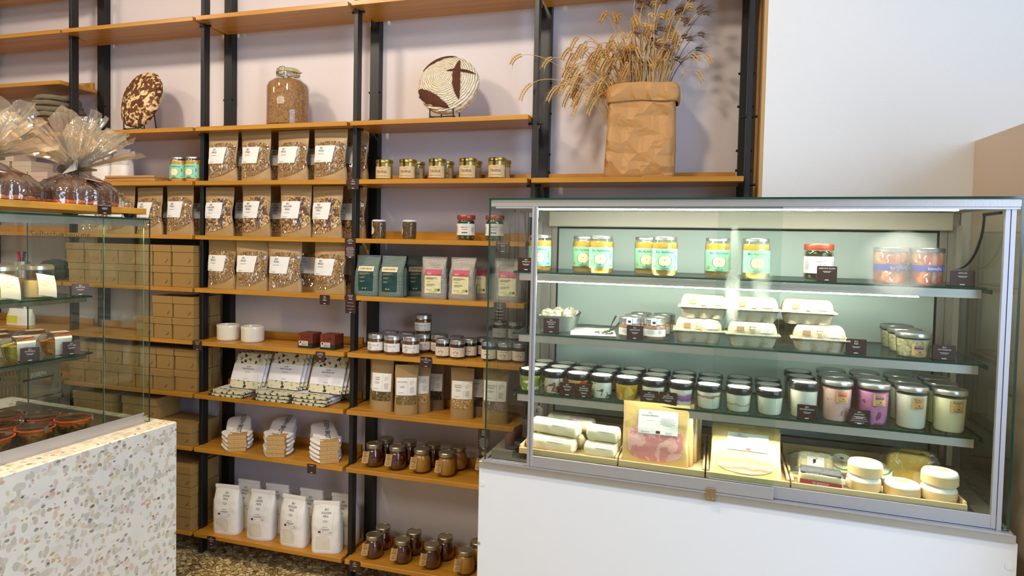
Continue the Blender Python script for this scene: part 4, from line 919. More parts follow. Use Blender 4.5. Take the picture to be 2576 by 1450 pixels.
def towel(seed):
    o = empty('tea_towel'); o['category'] = 'towel'; w_, h_, t = .094, .19, .011
    b = MB(); r = random.Random(seed)
    def lump(u, v):  # rounded folded pad, cross section in y
        a = 2*pi*u; x = (w_+.002*sin(v*7+seed))*math.copysign(abs(cos(a))**.25, cos(a)); y = t*.5*math.copysign(abs(sin(a))**.7, sin(a))
        z = h_*v; return (x, y+.0008*sin(x*120+seed), z)
    b.grid(lump, 40, 12); b.add([lump(i/40, 0) for i in range(40)], [tuple(range(40))[::-1]]); b.add([lump(i/40, 1) for i in range(40)], [tuple(range(40))])
    b.build('folded_cloth', LIN, o, 60)
    s_ = MB(); s_.lathe([(1, .042), (1, .128)], 48, sx=w_+.0022, sy=t*.5+.0022, caps=False)
    sv = MB()
    def slv(u, v): a = 2*pi*u; return ((w_+.002)*math.copysign(abs(cos(a))**.2, cos(a)), (t*.5+.0015)*math.copysign(abs(sin(a))**.5, sin(a)), .04+.09*v)
    sv.grid(slv, 48, 2); sl2 = sv.build('paper_sleeve', flat('lilac white sleeve', srgb(232, 228, 230), .6), o, 60)
    m = Marks(); m.text('ZUM', 0, .112, .0115, shear=.2).text('FRISCHHALTEN', 0, .1, .0115, shear=.2, sx=.88).lines(0, .088, .05, 2, .0035, .0008).text('Joseph Brot', 0, .05, .0055)
    m.build('lettering', [INK], sl2, plane(-t*.5-.0015, 0, .0008)); return o
TW = [towel(1), towel(2)]
def lay(o, x, y, z, rz, label, tilt=pi/2): place(o, (x, y, z), rz, label, 'printed tea towels', rx=-tilt)
z6 = LV[6]
for g, (xf, xl, nf, nl, nm) in enumerate(((.975, 1.03, 2, 4, 'left'), (1.215, 1.235, 3, 6, 'middle'), (1.405, 1.455, 3, 3, 'right'))):
    for k in range(nf):
        lay(TW[k % 2], xf-.004+.008*(k % 2), .002+.002*k, z6+.0075+k*.0146, -.03+.03*k, 'tea towel lying flat, %s, in the %s group' % (['lowest', 'second from below', 'topmost'][k] if not (nf == 2 and k == 1) else 'upper one', nm))
    zt = z6
    for k in range(nl):
        place(TW[k % 2], (xl+.011*k, .062+.016*k, zt+.004+nf*.0147), -.02, 'tea towel leaning upright, %s, in the %s group' % (['frontmost', 'second', 'third', 'fourth', 'fifth', 'rearmost'][k], nm), 'printed tea towels', rx=-.38, sc_=(.9, 1, .88))
# folded socks
SOCK = flat('white cotton', srgb(240, 236, 230), .85, bump=.3, bscale=60)
def sock(seed, top=False):
    o = empty('folded_socks'); o['category'] = 'socks'; r = random.Random(seed)
    L1 = .068
    def pad(cx, cy, wx, wy, tz, z0, rot=0, n=.45):
        def f(u, v):
            a = 2*pi*u; p = pi*(v-.5); c = abs(cos(p))**n; x = wx*c*math.copysign(abs(cos(a))**n, cos(a)); y = wy*c*math.copysign(abs(sin(a))**n, sin(a)); z = tz*math.copysign(abs(sin(p))**.8, sin(p))
            x2 = x*cos(rot)-y*sin(rot); y2 = x*sin(rot)+y*cos(rot); return (cx+x2, cy+y2+.0015*sin(x*90+seed), z0+z+tz+.0012*sin(x*60+y*50+seed)+max(0, cy+y2+.02)*.27)
        return f
    b = MB(); b.grid(pad(-.004, .03, .042, .075, .0055, .0005, .12), 32, 12); b.grid(pad(-.03, -.025, .016, .036, .006, .001, .5), 20, 10); b.grid(pad(.034, -.02, .014, .024, .0055, .001, -.2), 20, 10); b.grid(pad(.004, -.022, .03, .034, .0062, .0004), 20, 10)
    b.build('socks', SOCK, o, 180)
    bd = MB().box((-.026, -.0615, .0), (.036, -.015, .0138), bev=.001).build('kraft_band', TAPE, o)
    m = Marks(); m.rect(-.003, .007, .002, .0015).rect(.01, .007, .002, .0015); m.build('staples', INK, bd, plane(-.0615, 0, .0004))
    if top:
        m = Marks(); m.text('JOSEPH BROT', 0, 0, .0235, sx=.82)
        m.build('lettering', INK, o, lambda x, y: (.004+(-y)*-1*0+(y*1.0), .043-x*.9+.0, .0136) if False else (-.004+y+x*-.02, .040-x, .0142+max(0, .060-x)*.27))
    return o
SO = sock(1); SOT = sock(2, True)
for (x, y, n, rz, nm) in ((.985, .082, 4, .5, 'left'), (1.215, .08, 5, .28, 'middle'), (1.455, .082, 5, .62, 'right')):
    for k in range(n):
        place(SOT if k == n-1 else SO, (x+rnd.uniform(-.003, .003), y+rnd.uniform(-.002, .002)+.001*k, LV[7]+.0005+k*.0188), rz+pi*0, 'pair of folded white socks, %s of the %s stack' % (['lowest', 'second', 'third', 'fourth', 'fifth'][k] if k < n-1 else 'topmost, lettered,', nm), 'folded white socks', sc_=1.32)

# big grain jar
def grain():
    o = empty('grain_jar', (1.227, .1, LV[1]+.0003), .05); tag(o, 'large clip top glass jar filled with wheat grain', 'jar')
    Rr = .094; GR = crumbs('wheat grain', [srgb(222, 166, 100), srgb(200, 140, 78), srgb(238, 192, 128), srgb(168, 108, 60)], 170, coat=0)
    MB().lathe([(.085, .004), (.0905, .01), (.0905, .178), (.083, .195), (.058, .213), (.02, .219), (0, .219)], 48).build('grain', GR, o)
    MB().lathe([(.085, 0), (.0925, .004), (Rr, .012), (Rr, .18), (.088, .196), (.06, .218), (.052, .222), (.052, .243)], 56).build('glass', GLASSC, o)
    MB().lathe([(.0525, .238), (.0545, .24), (.0545, .243), (.0525, .245)], 40, caps=False).build('wire_ring', CHROME, o)
    MB().lathe([(.05, .2455), (.0535, .2465), (.0535, .2505), (.05, .2515)], 40, caps=False).box((.05, -.006, .246), (.068, .006, .249)).build('rubber_seal', flat('amber rubber', srgb(206, 160, 70), .5), o)
    MB().lathe([(.0525, .252), (.053, .256), (.05, .263), (.02, .267), (0, .267)], 40).build('glass_lid', thin_glass('green lid glass', (.8, .83, .7, 1), .12), o)
    b = MB(); b.tube([(-.012, -.055, .228), (-.012, -.058, .25), (-.012, -.05, .266), (.012, -.05, .266), (.012, -.058, .25), (.012, -.055, .228)], .0014, 6); b.tube([(-.008, -.056, .236), (-.008, -.063, .222), (0, -.066, .216), (.008, -.063, .222), (.008, -.056, .236)], .0014, 6); b.box((-.011, -.0585, .232), (.011, -.0545, .241))
    b.build('wire_clip', CHROME, o)
grain()

# display loaves on wire stands
def stand(loc, rz, w_, label):
    o = empty('bread_stand', loc, rz); tag(o, label, 'stand', 'wire bread stands'); b = MB()
    for s in (-1, 1):
        b.tube([(s*w_, -.045, 0.003), (s*w_, -.045, .048)], .003, 8); b.tube([(s*w_*.8, .065, .003), (s*w_*.8, .05, .1)], .003, 8)
        b.tube([(s*w_, -.045, .02), (s*w_*.8, .065, .004)], .0026, 8)
    b.tube([(-w_, -.045, .014), (w_, -.045, .014)], .0026, 8); b.tube([(-w_*.8, .065, .0045), (w_*.8, .065, .0045)], .0026, 8); b.tube([(-w_*.8, .05, .09), (w_*.8, .05, .09)], .0026, 8)
    b.build('wire_frame', BLACK, o); return o
def crust(name, kind):
    m, N, K, P = new_mat(name); t = N.new('ShaderNodeTexCoord')
    n1 = N.new('ShaderNodeTexNoise'); n1.inputs['Scale'].default_value = 15 if kind == 'dark' else 17; n1.inputs['Detail'].default_value = 7; n1.inputs['Distortion'].default_value = 1.3 if kind == 'dark' else 2.4
    K.new(t.outputs['Object'], n1.inputs[0])
    n2 = N.new('ShaderNodeTexNoise'); n2.inputs['Scale'].default_value = 62; n2.inputs['Detail'].default_value = 5; K.new(t.outputs['Object'], n2.inputs[0])
    if kind == 'dark':
        mu = N.new('ShaderNodeMath'); mu.operation = 'MULTIPLY_ADD'; mu.inputs[1].default_value = .8; K.new(n2.outputs['Fac'], mu.inputs[0]); K.new(n1.outputs['Fac'], mu.inputs[2])
        r = ramp(N, [(0, srgb(44, 20, 8)), (.7, srgb(84, 42, 16)), (.9, srgb(108, 62, 30)), (.935, srgb(206, 170, 112)), (1, srgb(234, 206, 154))]); K.new(mu.outputs[0], r.inputs[0]); h = mu.outputs[0]
    else:
        rt_ = N.new('ShaderNodeVectorMath'); rt_.operation = 'LENGTH'; mp = N.new('ShaderNodeMapping'); mp.inputs['Scale'].default_value = (1, 0, 1); mp.inputs['Location'].default_value = (.022, 0, -.018); K.new(t.outputs['Object'], mp.inputs[0]); K.new(mp.outputs[0], rt_.inputs[0])
        a = N.new('ShaderNodeMath'); a.operation = 'MULTIPLY_ADD'; a.inputs[1].default_value = .014; K.new(n1.outputs['Fac'], a.inputs[0]); K.new(rt_.outputs['Value'], a.inputs[2])
        f = N.new('ShaderNodeMath'); f.operation = 'MULTIPLY'; f.inputs[1].default_value = 2*pi/.0088; K.new(a.outputs[0], f.inputs[0])
        s_ = N.new('ShaderNodeMath'); s_.operation = 'SINE'; K.new(f.outputs[0], s_.inputs[0])
        d = N.new('ShaderNodeMath'); d.operation = 'MULTIPLY_ADD'; d.inputs[1].default_value = .9; K.new(n2.outputs['Fac'], d.inputs[0]); K.new(s_.outputs[0], d.inputs[2])
        r = ramp(N, [(0, srgb(150, 112, 72)), (.05, srgb(206, 178, 134)), (.2, srgb(240, 224, 190)), (1, srgb(248, 238, 214))]); 
        sc2 = N.new('ShaderNodeMath'); sc2.operation = 'MULTIPLY_ADD'; sc2.inputs[1].default_value = .45; sc2.inputs[2].default_value = .3; K.new(d.outputs[0], sc2.inputs[0]); K.new(sc2.outputs[0], r.inputs[0]); h = d.outputs[0]
        cr = N.new('ShaderNodeTexVoronoi'); cr.feature = 'DISTANCE_TO_EDGE'; cr.inputs['Scale'].default_value = 13; K.new(n1.outputs['Color'], cr.inputs[0])
    K.new(r.outputs[0], P.inputs['Base Color']); P.inputs['Roughness'].default_value = .75
    b = N.new('ShaderNodeBump'); b.inputs['Strength'].default_value = .8; b.inputs['Distance'].default_value = .004; K.new(h, b.inputs['Height']); K.new(b.outputs[0], P.inputs['Normal']); return m
CRD = crust('floured dark crust', 'dark'); CRW = crust('ringed flour crust', 'w'); BRK = crumbs('baked brown crust', [srgb(96, 50, 20), srgb(122, 68, 30), srgb(80, 40, 16)], 260, coat=0, bump=.6)
def loaf(mat, rx, ry, rz_, seed, amp):
    b = MB()
    def f(u, v):
        a = 2*pi*u; p = pi*(v-.5); d = Vector((cos(p)*cos(a), sin(p), cos(p)*sin(a)))
        k = 1+amp*noise.noise(d*2.2+Vector((seed, 0, 0)))+amp*.45*noise.noise(d*9+Vector((seed, 3, 0))); y = d.y
        y = math.copysign(abs(y)**.8, y)*(.75 if y > 0 else 1)
        return (d.x*rx*k, y*ry*k, d.z*rz_*k)
    b.grid(f, 110, 64); return b
b1 = empty('dark_loaf', (.388, .105, LV[1]+.163), 0); tag(b1, 'dark crusty rye loaf with flour flakes on a wire stand', 'bread')
lo_ = loaf(CRD, .142, .05, .146, 3, .06).build('loaf', CRD, b1, 180); lo_.rotation_euler = (R(-14), R(25), R(-20))
stand((.378, .1, LV[1]+.0003), -.12, .052, 'black wire stand carrying the dark crusty loaf')
b2 = empty('round_loaf', (2.012, .098, LV[1]+.1525), 0); tag(b2, 'round pale loaf with flour rings and dark splits on a wire stand', 'bread')
lo2 = loaf(CRW, .132, .052, .132, 8, .03).build('loaf', CRW, b2, 180); lo2.rotation_euler = (R(-16), 0, R(6))
def gash(pts, wd, name='crust_split'):
    b = MB(); n = 26
    def q(t):  # quadratic through three points
        a, c, d = [Vector((p[0], p[1])) for p in pts]; return a*(1-t)**2+c*2*t*(1-t)+d*t*t
    def f(u, v):
        t = u; p = q(t); tg = (q(min(1, t+.01))-q(max(0, t-.01))).normalized(); nr = Vector((-tg.y, tg.x)); wv = wd*sin(pi*t)**.7*(1+.25*noise.noise(Vector((t*9, v*2, wd*90))))
        p2 = p+nr*wv*(v-.5); rr2 = (p2.x/.132)**2+(p2.y/.132)**2; y = -.052*max(0, 1-rr2)**.4
        return (p2.x, y-.0035-.0025*(1-(2*v-1)**2), p2.y)
    b.grid(f, n, 8); return b.build(name, BRK, lo2, 180)
gash([(.048, .098), (.034, .0), (.06, -.085)], .034); gash([(-.128, -.03), (-.09, -.07), (.02, -.118)], .046); gash([(-.112, .055), (-.07, .13), (.03, .124)], .03); gash([(.0, .04), (.05, .05), (.12, .036)], .016)
stand((2.0, .095, LV[1]+.0003), 0, .052, 'black wire stand carrying the round pale loaf')

# proofing baskets, pale boxes, wooden boards at far left
LINEN = flat('grey linen', srgb(118, 108, 84), .95, bump=.5, bscale=45); PULP = flat('brown basket', srgb(120, 74, 50), .85, bump=.3, bscale=30)
def basket():
    o = empty('proofing_basket'); o['category'] = 'basket'
    MB().lathe([(.08, 0), (.1, .005), (.132, .085), (.137, .088), (.128, .084), (.095, .01), (0, .008)], 48).build('bowl', PULP, o)
    b = MB()
    def f(u, v):
        a = 2*pi*u; c = 2*pi*v; r = .139+.009*cos(c)+.004*noise.noise(Vector((cos(a)*3, sin(a)*3, 1))); z = .094+.0125*sin(c)+.004*noise.noise(Vector((cos(a)*2, sin(a)*2, 7)))
        return (r*cos(a), r*sin(a), z)
    b.grid(f, 60, 12); b.build('linen_rim', LINEN, o, 180); return o
bk = basket()
for k in range(4): place(bk, (-.145, .1-.008+.002*k, LV[1]+.0005+.0275*k+.012*0), k*.8, 'linen lined proofing basket, %s of the nested stack' % ['lowest', 'second from below', 'third from below', 'topmost'][k], 'nested proofing baskets', sc_=(.82 if k > 1 else .86, .7, 1.0))
PALEB = flat('pale carton', srgb(206, 184, 160), .7)
def pbox(w_, d, h):
    o = empty('carton'); o['category'] = 'box'
    MB().box((-w_/2, -d/2, 0), (w_/2, d/2, h*.6)).build('base', PALEB, o); MB().box((-w_/2-.001, -d/2-.001, h*.55), (w_/2+.001, d/2+.001, h)).build('lid', PALEB, o); return o
pb = pbox(.13, .12, .055)
for i, (x, z) in enumerate([(-.62, 0), (-.48, 0), (-.34, 0), (-.2, 0), (-.6, 1), (-.46, 1), (-.31, 1), (-.57, 2), (-.43, 2)]):
    place(pb, (x, .09, LV[2]+.0005+z*.056), 0, 'pale flat carton behind the cakes, %s in %s layer' % (ORD[i if i < 4 else (i-4 if i < 7 else i-7)], ['bottom', 'middle', 'top'][z]), 'pale cartons')
for k in range(2):
    o = MB().box((-.155+.008*k, -.08, 0), (.155-.008*k, .08, .0165-.003*k), bev=.003).build('wooden_board', wood('old board %d' % k, srgb(196, 152, 92), srgb(160, 112, 60), .6)); tag(o, 'worn wooden cutting board, %s of two on the shelf' % ['lower', 'upper'][k], 'board'); o.location = (.395, .098, LV[2]+.0003+k*.0172); o.rotation_euler = (0, 0, .02*k)
# bay behind the left case: cloth, utensils, bag, crates
DG = flat('dark green cloth', srgb(34, 52, 40), .9, bump=.6, bscale=18)
o = loaf(DG, .1, .055, .05, 5, .3).build('folded_cloth', DG, None, 180); tag(o, 'crumpled dark green cloth on the shelf behind left glass case', 'cloth'); o.location = (-.165, .095, LV[4]+.052)
up_ = empty('utensil_cup', (-.39, .09, LV[4]+.0003)); tag(up_, 'steel cup holding scissors and pens behind left glass case', 'cup')
MB().lathe([(.03, 0), (.036, .002), (.038, .09), (.036, .09), (.034, .004), (0, .003)], 24).build('cup', STEEL, up_)
for i, (dx, dy, c, s) in enumerate(((-.02, 0, srgb(200, 30, 80), 'pink'), (0, .008, (.01, .01, .01, 1), 'black'), (.02, -.004, srgb(60, 60, 70), 'grey'))):
    o = MB().tube([(0, 0, 0), (dx*.5, 0, .1), (dx, dy, .135)], .006, 8).build('marker_pen', flat('pen '+s, c, .4)); tag(o, s+' marker pen standing in the steel cup', 'pen', 'marker pens'); o.location = (-.39+dx*.4, .09+dy, LV[4]+.006)
tb = empty('tote_bag', (-.40, .09, LV[5]+.0003)); tag(tb, 'white carrier bag with yellow panel behind the deli tubs', 'bag')
L_ = Loft([(0, .085, .03, 0, 0), (.05, .085, .028, 0, 0), (.08, .08, .01, 0, 0), (.085, .08, .006, 0, 0)], 3, .004, 4)
b = MB(); L_.body(b, 40, 12); b.build('bag_body', PAPERW, tb, 60); b = MB(); L_.patch(b, -.075, .01, .01, .05, 8, 6); b.build('yellow_panel', flat('yellow print', srgb(225, 215, 60), .5), tb, 180)
MB().tube([(-.05, 0, .08), (-.045, 0, .12), (.02, 0, .13), (.03, 0, .08)], .006, 8).build('strap', PAPERW, tb)
CRG = flat('grey crate plastic', srgb(122, 116, 92), .5)
def crate():
    o = empty('stacking_crate'); o['category'] = 'crate'; hx, hy_, h = .27, .195, .168
    b = MB()
    for (a, c) in (((-hx, -hy_), (hx, -hy_+.006)), ((-hx, hy_-.006), (hx, hy_)), ((-hx, -hy_), (-hx+.006, hy_)), ((hx-.006, -hy_), (hx, hy_))):
        b.box((a[0], a[1], .0), (c[0], c[1], .02)); b.box((a[0], a[1], .078), (c[0], c[1], .092)); b.box((a[0]-.004*(a[0] < 0), a[1]-.004, h-.022), (c[0]+.004, c[1]+.004, h))
    b.box((-hx, -hy_, 0), (hx, hy_, .004))
    for i in range(22):
        y = -hy_+.012+i*.0172
        if 11 <= i <= 19: continue
        b.box((hx-.006, y, .02), (hx-.001, y+.009, h-.02))
    for i in range(30):
        x = -hx+.012+i*.018; b.box((x, -hy_+.001, .02), (x+.009, -hy_+.006, h-.02))
    b.box((hx-.006, -.0, .085), (hx, .15, h-.02)); b.box((hx-.02, -.01, 0), (hx+.001, .0, h)); b.box((hx-.02, .15, 0), (hx+.001, .16, h))
    b.build('crate_body', CRG, o)
    m = Marks(); m.text('JOSEPH', 0, 0, .026, sx=.9); m.build('lettering', PAPERW, o, lambda x, y: (hx+.0012, .075+x, .1+y)); return o
cr_ = crate()
for k in range(5): place(cr_, (-.235, -.225, .02+k*.178-.012*0), -.02+.01*(k % 2), 'grey slotted plastic crate lettered white, %s of the stack' % ['bottom', 'second', 'middle', 'fourth', 'topmost'][k], 'grey crates', sc_=(1, 1, 1.045))

# paper bag with wheat
def sack():
    o = empty('paper_sack', (2.812, .104, LV[2]+.0003), 0); tag(o, 'tall crumpled brown paper sack with rolled top holding wheat', 'paper sack')
    m, N, K, P = new_mat('crumpled kraft'); t = N.new('ShaderNodeTexCoord'); v = N.new('ShaderNodeTexVoronoi'); v.feature = 'F1'; v.distance = 'MANHATTAN'; v.inputs['Scale'].default_value = 13
    n1 = N.new('ShaderNodeTexNoise'); n1.inputs['Scale'].default_value = 9; n1.inputs['Detail'].default_value = 3; n1.inputs['Distortion'].default_value = .2
    mx = N.new('ShaderNodeMix'); mx.data_type = 'VECTOR'; mx.inputs[0].default_value = .06; K.new(t.outputs['Object'], n1.inputs[0]); K.new(t.outputs['Object'], mx.inputs[4]); K.new(n1.outputs['Color'], mx.inputs[5]); K.new(mx.outputs[1], v.inputs[0])
    ad = N.new('ShaderNodeMath'); ad.operation = 'ADD'; K.new(v.outputs['Distance'], ad.inputs[0]); K.new(n1.outputs['Fac'], ad.inputs[1])
    b = N.new('ShaderNodeBump'); b.inputs['Strength'].default_value = .75; b.inputs['Distance'].default_value = .022; K.new(ad.outputs[0], b.inputs['Height']); K.new(b.outputs[0], P.inputs['Normal'])
    P.inputs['Base Color'].default_value = srgb(188, 136, 76); P.inputs['Roughness'].default_value = .55
    L = Loft([(0, .128, .075, -.003, 0), (.008, .133, .079, -.002, 0), (.12, .131, .078, .002, 0), (.22, .126, .074, .003, 0), (.3, .124, .07, .004, 0), (.333, .125, .07, .006, 0)], 8, .007, 5, 9)
    bb = MB(); L.body(bb, 84, 60)
    bb.f.pop(); bb.mi.pop(); bb.sm.pop()
    bb.build('bag_body', m, o, 70)
    c = MB()
    def f(u, v):
        a = 2*pi*u; hw, hd = .1295, .0755; n = 7; s_, q = sin(a), -cos(a)
        prof = [(0, .288), (.006, .29), (.009, .31), (.007, .345), (.0, .356), (-.007, .35), (-.008, .33), (-.008, .3)]
        off, z = prof[min(7, int(round(v*7)))]; x = (hw+off)*math.copysign(abs(s_)**(2/n), s_); y = (hd+off)*math.copysign(abs(q)**(2/n), q)
        k = .004*noise.noise(Vector((x*11, y*11, z*6+3))); tw = .006*sin(a*2+1)*(z-.29)/.06
        return (x*(1+k*3)+.006, y*(1+k*4), z+.007*noise.noise(Vector((x*9, y*9, 2)))+tw*.5)
    c.grid(f, 96, 7); c.build('rolled_rim', m, o, 50)
sack()
STR = [flat('straw gold', srgb(190, 140, 64), .6), flat('straw pale', srgb(208, 166, 98), .6), flat('straw dark', srgb(104, 74, 50), .7)]
def stalk(base, mouth, apex, tip, kind, idx):
    """one dry cereal stalk: stem and ear with awns"""
    o = empty('wheat_stalk', base); B0 = Vector(base); r = random.Random(idx)
    P0, P1, P2, P3 = [Vector(p)-B0 for p in (base, mouth, apex, tip)]
    def cr_(t):  # stem then drooping ear
        return P0*(1-t)**3+P1*3*t*(1-t)**2+P2*3*t*t*(1-t)+P3*t**3
    n = 14; te = .84 if kind != 'd' else .88
    MB().tube([cr_(te*i/n) for i in range(n+1)], .0013, 5).build('stem', STR[0 if kind == 'g' else (1 if kind == 'p' else 2 if r.random() < .3 else 1)], o)
    e = MB(); m = 13; mat_ = STR[{'g': 0, 'p': 1, 'd': 2}[kind]]
    for i in range(m):
        t = te+(1-te)*i/(m-1); p = cr_(t); tg = (cr_(min(1, t+.01))-cr_(max(0, t-.01)))
        if tg.length < 1e-6: continue
        tg.normalize(); sd = tg.cross(Vector((0, 1, 0))).normalized() if abs(tg.y) < .9 else Vector((1, 0, 0)); bn = tg.cross(sd)
        for s in (-1, 1):
            ax = (tg*1.0+sd*s*.45+bn*(.35 if i % 2 else -.35)).normalized(); q = p+sd*s*.0022; Lg = .0125; w2 = .0034 if kind != 'd' else .0036
            u1 = ax.cross(tg).normalized() if ax.cross(tg).length > .01 else sd; u2 = ax.cross(u1)
            vs = [q, q+ax*Lg*.45+u1*w2, q+ax*Lg*.45+u2*w2, q+ax*Lg*.45-u1*w2, q+ax*Lg*.45-u2*w2, q+ax*Lg]
            e.add(vs, [(0, 2, 1), (0, 3, 2), (0, 4, 3), (0, 1, 4), (5, 1, 2), (5, 2, 3), (5, 3, 4), (5, 4, 1)])
            al = (.05 if kind == 'd' else .026)*(.6+.5*r.random()); aw = (tg+sd*s*.35+bn*r.uniform(-.3, .3)).normalized(); t0 = q+ax*Lg*.9; wv = aw.cross(Vector((0, 1, .2))).normalized()*.0004; wn = aw.cross(wv).normalized()*.0004
            e.add([t0-wv, t0+wv, t0+wn, t0+aw*al], [(0, 1, 3), (1, 2, 3), (2, 0, 3)])
    e.build('ear', mat_, o); return o
Rw = random.Random(11); cxs, cys, zt = 2.812, .104, LV[2]+.335
def arc(px_, pz_, spread): pass
n_st = 0
def addst(dx, dz, kind, droop, side):
    """dx, dz: tip offset from mouth centre"""
    global n_st
    mx_ = Rw.uniform(-.075, .075)*.7+max(-.09, min(.09, dx*.35)); my = Rw.uniform(-.045, .045)
    dy = Rw.uniform(-.12, .07) if abs(dx) < .34 else -.165
    dz = min(dz, .35)
    base = (cxs+mx_*.5, cys+my*.5, LV[2]+.02); mouth = (cxs+mx_, cys+my, zt+.02+dz*.35+droop*.2)
    tip = (cxs+dx, cys+dy*.6, zt+dz); apex = (cxs+dx-side*.035*(1+droop*3), cys+dy*.6, zt+dz+droop)
    o = stalk(base, mouth, apex, tip, kind, n_st)
    region = 'left' if dx < -.1 else ('right' if dx > .1 else 'middle')
    kn = {'g': 'golden', 'p': 'pale', 'd': 'dark bearded'}[kind]
    tag(o, '%s dry cereal stalk in the %s of the sack bouquet' % (kn, region), 'wheat stalk', '%s stalks, %s of the bouquet' % (kn, region)); n_st += 1
for i in range(52): addst(Rw.uniform(-.33, -.06), Rw.uniform(-.05, .17), 'g' if i % 3 else 'p', Rw.uniform(.1, .2), -1)
for i in range(40): addst(Rw.uniform(-.18, .12), Rw.uniform(.08, .3), 'g' if i % 3 else 'p', Rw.uniform(.08, .14), -1 if i % 2 else 1)
for i in range(40): addst(Rw.uniform(-.04, .18), Rw.uniform(.12, .42), 'p' if i % 2 else 'd', Rw.uniform(.0, .03), 1)
for i in range(20): addst(Rw.uniform(.06, .24), Rw.uniform(.1, .4), 'd', Rw.uniform(-.01, .03), 1)
for dx, dz, d in ((-.50, .12, .1), (-.46, -.02, .16), (-.37, .1, .1), (-.35, -.03, .14), (-.31, -.0, .15), (.22, .04, .1), (.2, .1, .08), (.25, .1, .1), (-.26, -.08, .17), (-.2, -.08, .16)): addst(dx, dz, 'p', d, -1 if dx < 0 else 1)
# ---------------------------------------------------------------- goods inside the refrigerated case
def cput(P_, x, y, z, rz=0, label=None, group=None, **k): return place(P_, CW(x, y, z), rz-A, label, group, **k)
def ccard(x, y, z, title, label, w=.051, h=.044, **k):
    return card(title, w, h, CW(x, y, z), -A+k.pop('rz', 0), True, label, group='brown price cards in the display case', **k)
zA, zB, zC, zD = 1.4293, 1.2288, 1.0323, .8325
for i, (x, y) in enumerate([(.118, .13), (.322, .115), (.518, .105), (.778, .12), (.25, .2), (.455, .195), (.672, .16)]):
    s = ['leftmost, behind the door stile', 'front jar of the left pair', 'front jar of the middle pair', 'rightmost, beside the olive jar', 'rear jar of the left pair', 'rear jar of the middle pair', 'single one behind the misted glass'][i]
    cput(apf, x, y, zA, .12, 'green labelled applesauce jar in the case, '+s, 'applesauce jars in the case')
cput(olv, .947, .135, zA, .05, 'olive jar with copper lid standing alone inside the case', 'olive jars')
KIMC = crumbs('kimchi', [srgb(214, 92, 40), srgb(230, 130, 60), srgb(190, 60, 30), srgb(226, 160, 90), srgb(200, 80, 36)], 40, coat=.6, bump=.4)
def kim_marks(m): m.text('kimchi.', .006, -.004, .0125, 0).lines(.034, .006, .01, 5, .003, .0007)
kj = jar('kimchi_jar', .0405, .1, KIMC, flat('pewter lid', srgb(96, 96, 104), .35, .8), .012, .041, shoulder=.004, label=(.036, .054), marks=kim_marks, mats=[WINK], labmat=flat('royal blue band', srgb(40, 52, 150), .4), la=(-1.5, 1.5))
for i, (x, y) in enumerate(((1.212, .12), (1.125, .125), (1.17, .21))): cput(kj, x, y, zA, .1, 'kimchi jar with blue band, %s' % ['right one with readable lettering', 'left one behind misted glass', 'hidden at the back between two'][i], 'kimchi jars')
ccard(.085, .078, zA, ['BIO', 'APFELMUS'], 'brown card for applesauce on the left end of top glass shelf', w=.056)
ccard(.962, .078, zA, ['APERITIVO OLIVEN'], 'brown card in front of the olive jar in the case')
ccard(1.285, .085, zA, ['KIMCHI'], 'brown card right of the kimchi jars', w=.056, h=.042)
# salami tray, paper and scissors tongs
tr = empty('enamel_tray', CW(.16, .25, zB), -A+.1); tag(tr, 'grey enamel tray with paper lining at the left of middle glass shelf', 'tray')
EN = flat('grey enamel', srgb(150, 158, 150), .3, coat=.4)
def trayf(rad):
    def f(u, v):
        a = 2*pi*u; s = .78+.22*v; c_ = math.copysign(abs(cos(a))**.35, cos(a)); s_ = math.copysign(abs(sin(a))**.35, sin(a)); return ((.068*s-rad)*c_, (.11*s-rad)*s_, .0+.05*v+rad)
    return f
b = MB(); b.grid(trayf(0), 60, 6); b.grid(trayf(.002), 60, 6); b.box((-.05, -.085, 0), (.05, .085, .003)); b.build('tray_body', EN, tr, 50)
b = MB(); b.grid(lambda u, v: ((u-.5)*.12, (v-.5)*.21, .02+.03*max(abs(2*u-1), abs(2*v-1))**2+.006*noise.noise(Vector((u*6, v*8, 2)))), 24, 30); b.build('paper_lining', PAPERW, tr, 180)
MB().tube([(.015*cos(a)-.02, -.112, .033+.009*sin(a)) for a in [i*2*pi/14 for i in range(15)]], .0025, 6).build('ring_handle', CHROME, tr)
SAL = crumbs('mould dusted salami', [srgb(232, 226, 208), srgb(214, 200, 176), srgb(240, 236, 224), srgb(200, 180, 150)], 90, coat=0, bump=.5)
def sal(): 
    o = loaf(SAL, .022, .019, .019, 6, .1).build('salami_ball', SAL, None, 180); o['category'] = 'salami'; return o
sp_ = sal()
for i, (dx, dy) in enumerate(((-.03, -.05), (.0, -.035), (.035, -.04), (-.01, .02), (.03, .03))): 
    cput(sp_, .16+dx, .25+dy, zB+.052, i, 'white dusted salami ball in the enamel tray, %s' % ['left front', 'middle front', 'right front', 'left back', 'right back'][i], 'salami balls')
ccard(.168, .1, zB, ['BIO', 'MANGALITZA', 'SALAMI'], 'brown card in front of the enamel salami tray', w=.052, h=.05)
pp_ = MB()
pp_.grid(lambda u, v: (.145*(u-.5), .19*(v-.5), .0012+.0012*noise.noise(Vector((u*4, v*4, 1)))+.0012), 12, 12); o = pp_.build('wrapping_paper', PAPERW, None, 180); tag(o, 'white sheet of wrapping paper under the scissors on glass shelf', 'paper'); o.location = CW(.288, .19, zB+.0006); o.rotation_euler = (0, 0, .15)
m_s = Marks(); m_s.text('wir wünschen', 0, 0, .011, shear=.2); m_s.build('lettering', INKG, o, lambda x, y: (x, y-.04, .0042))
sc_s = MB()
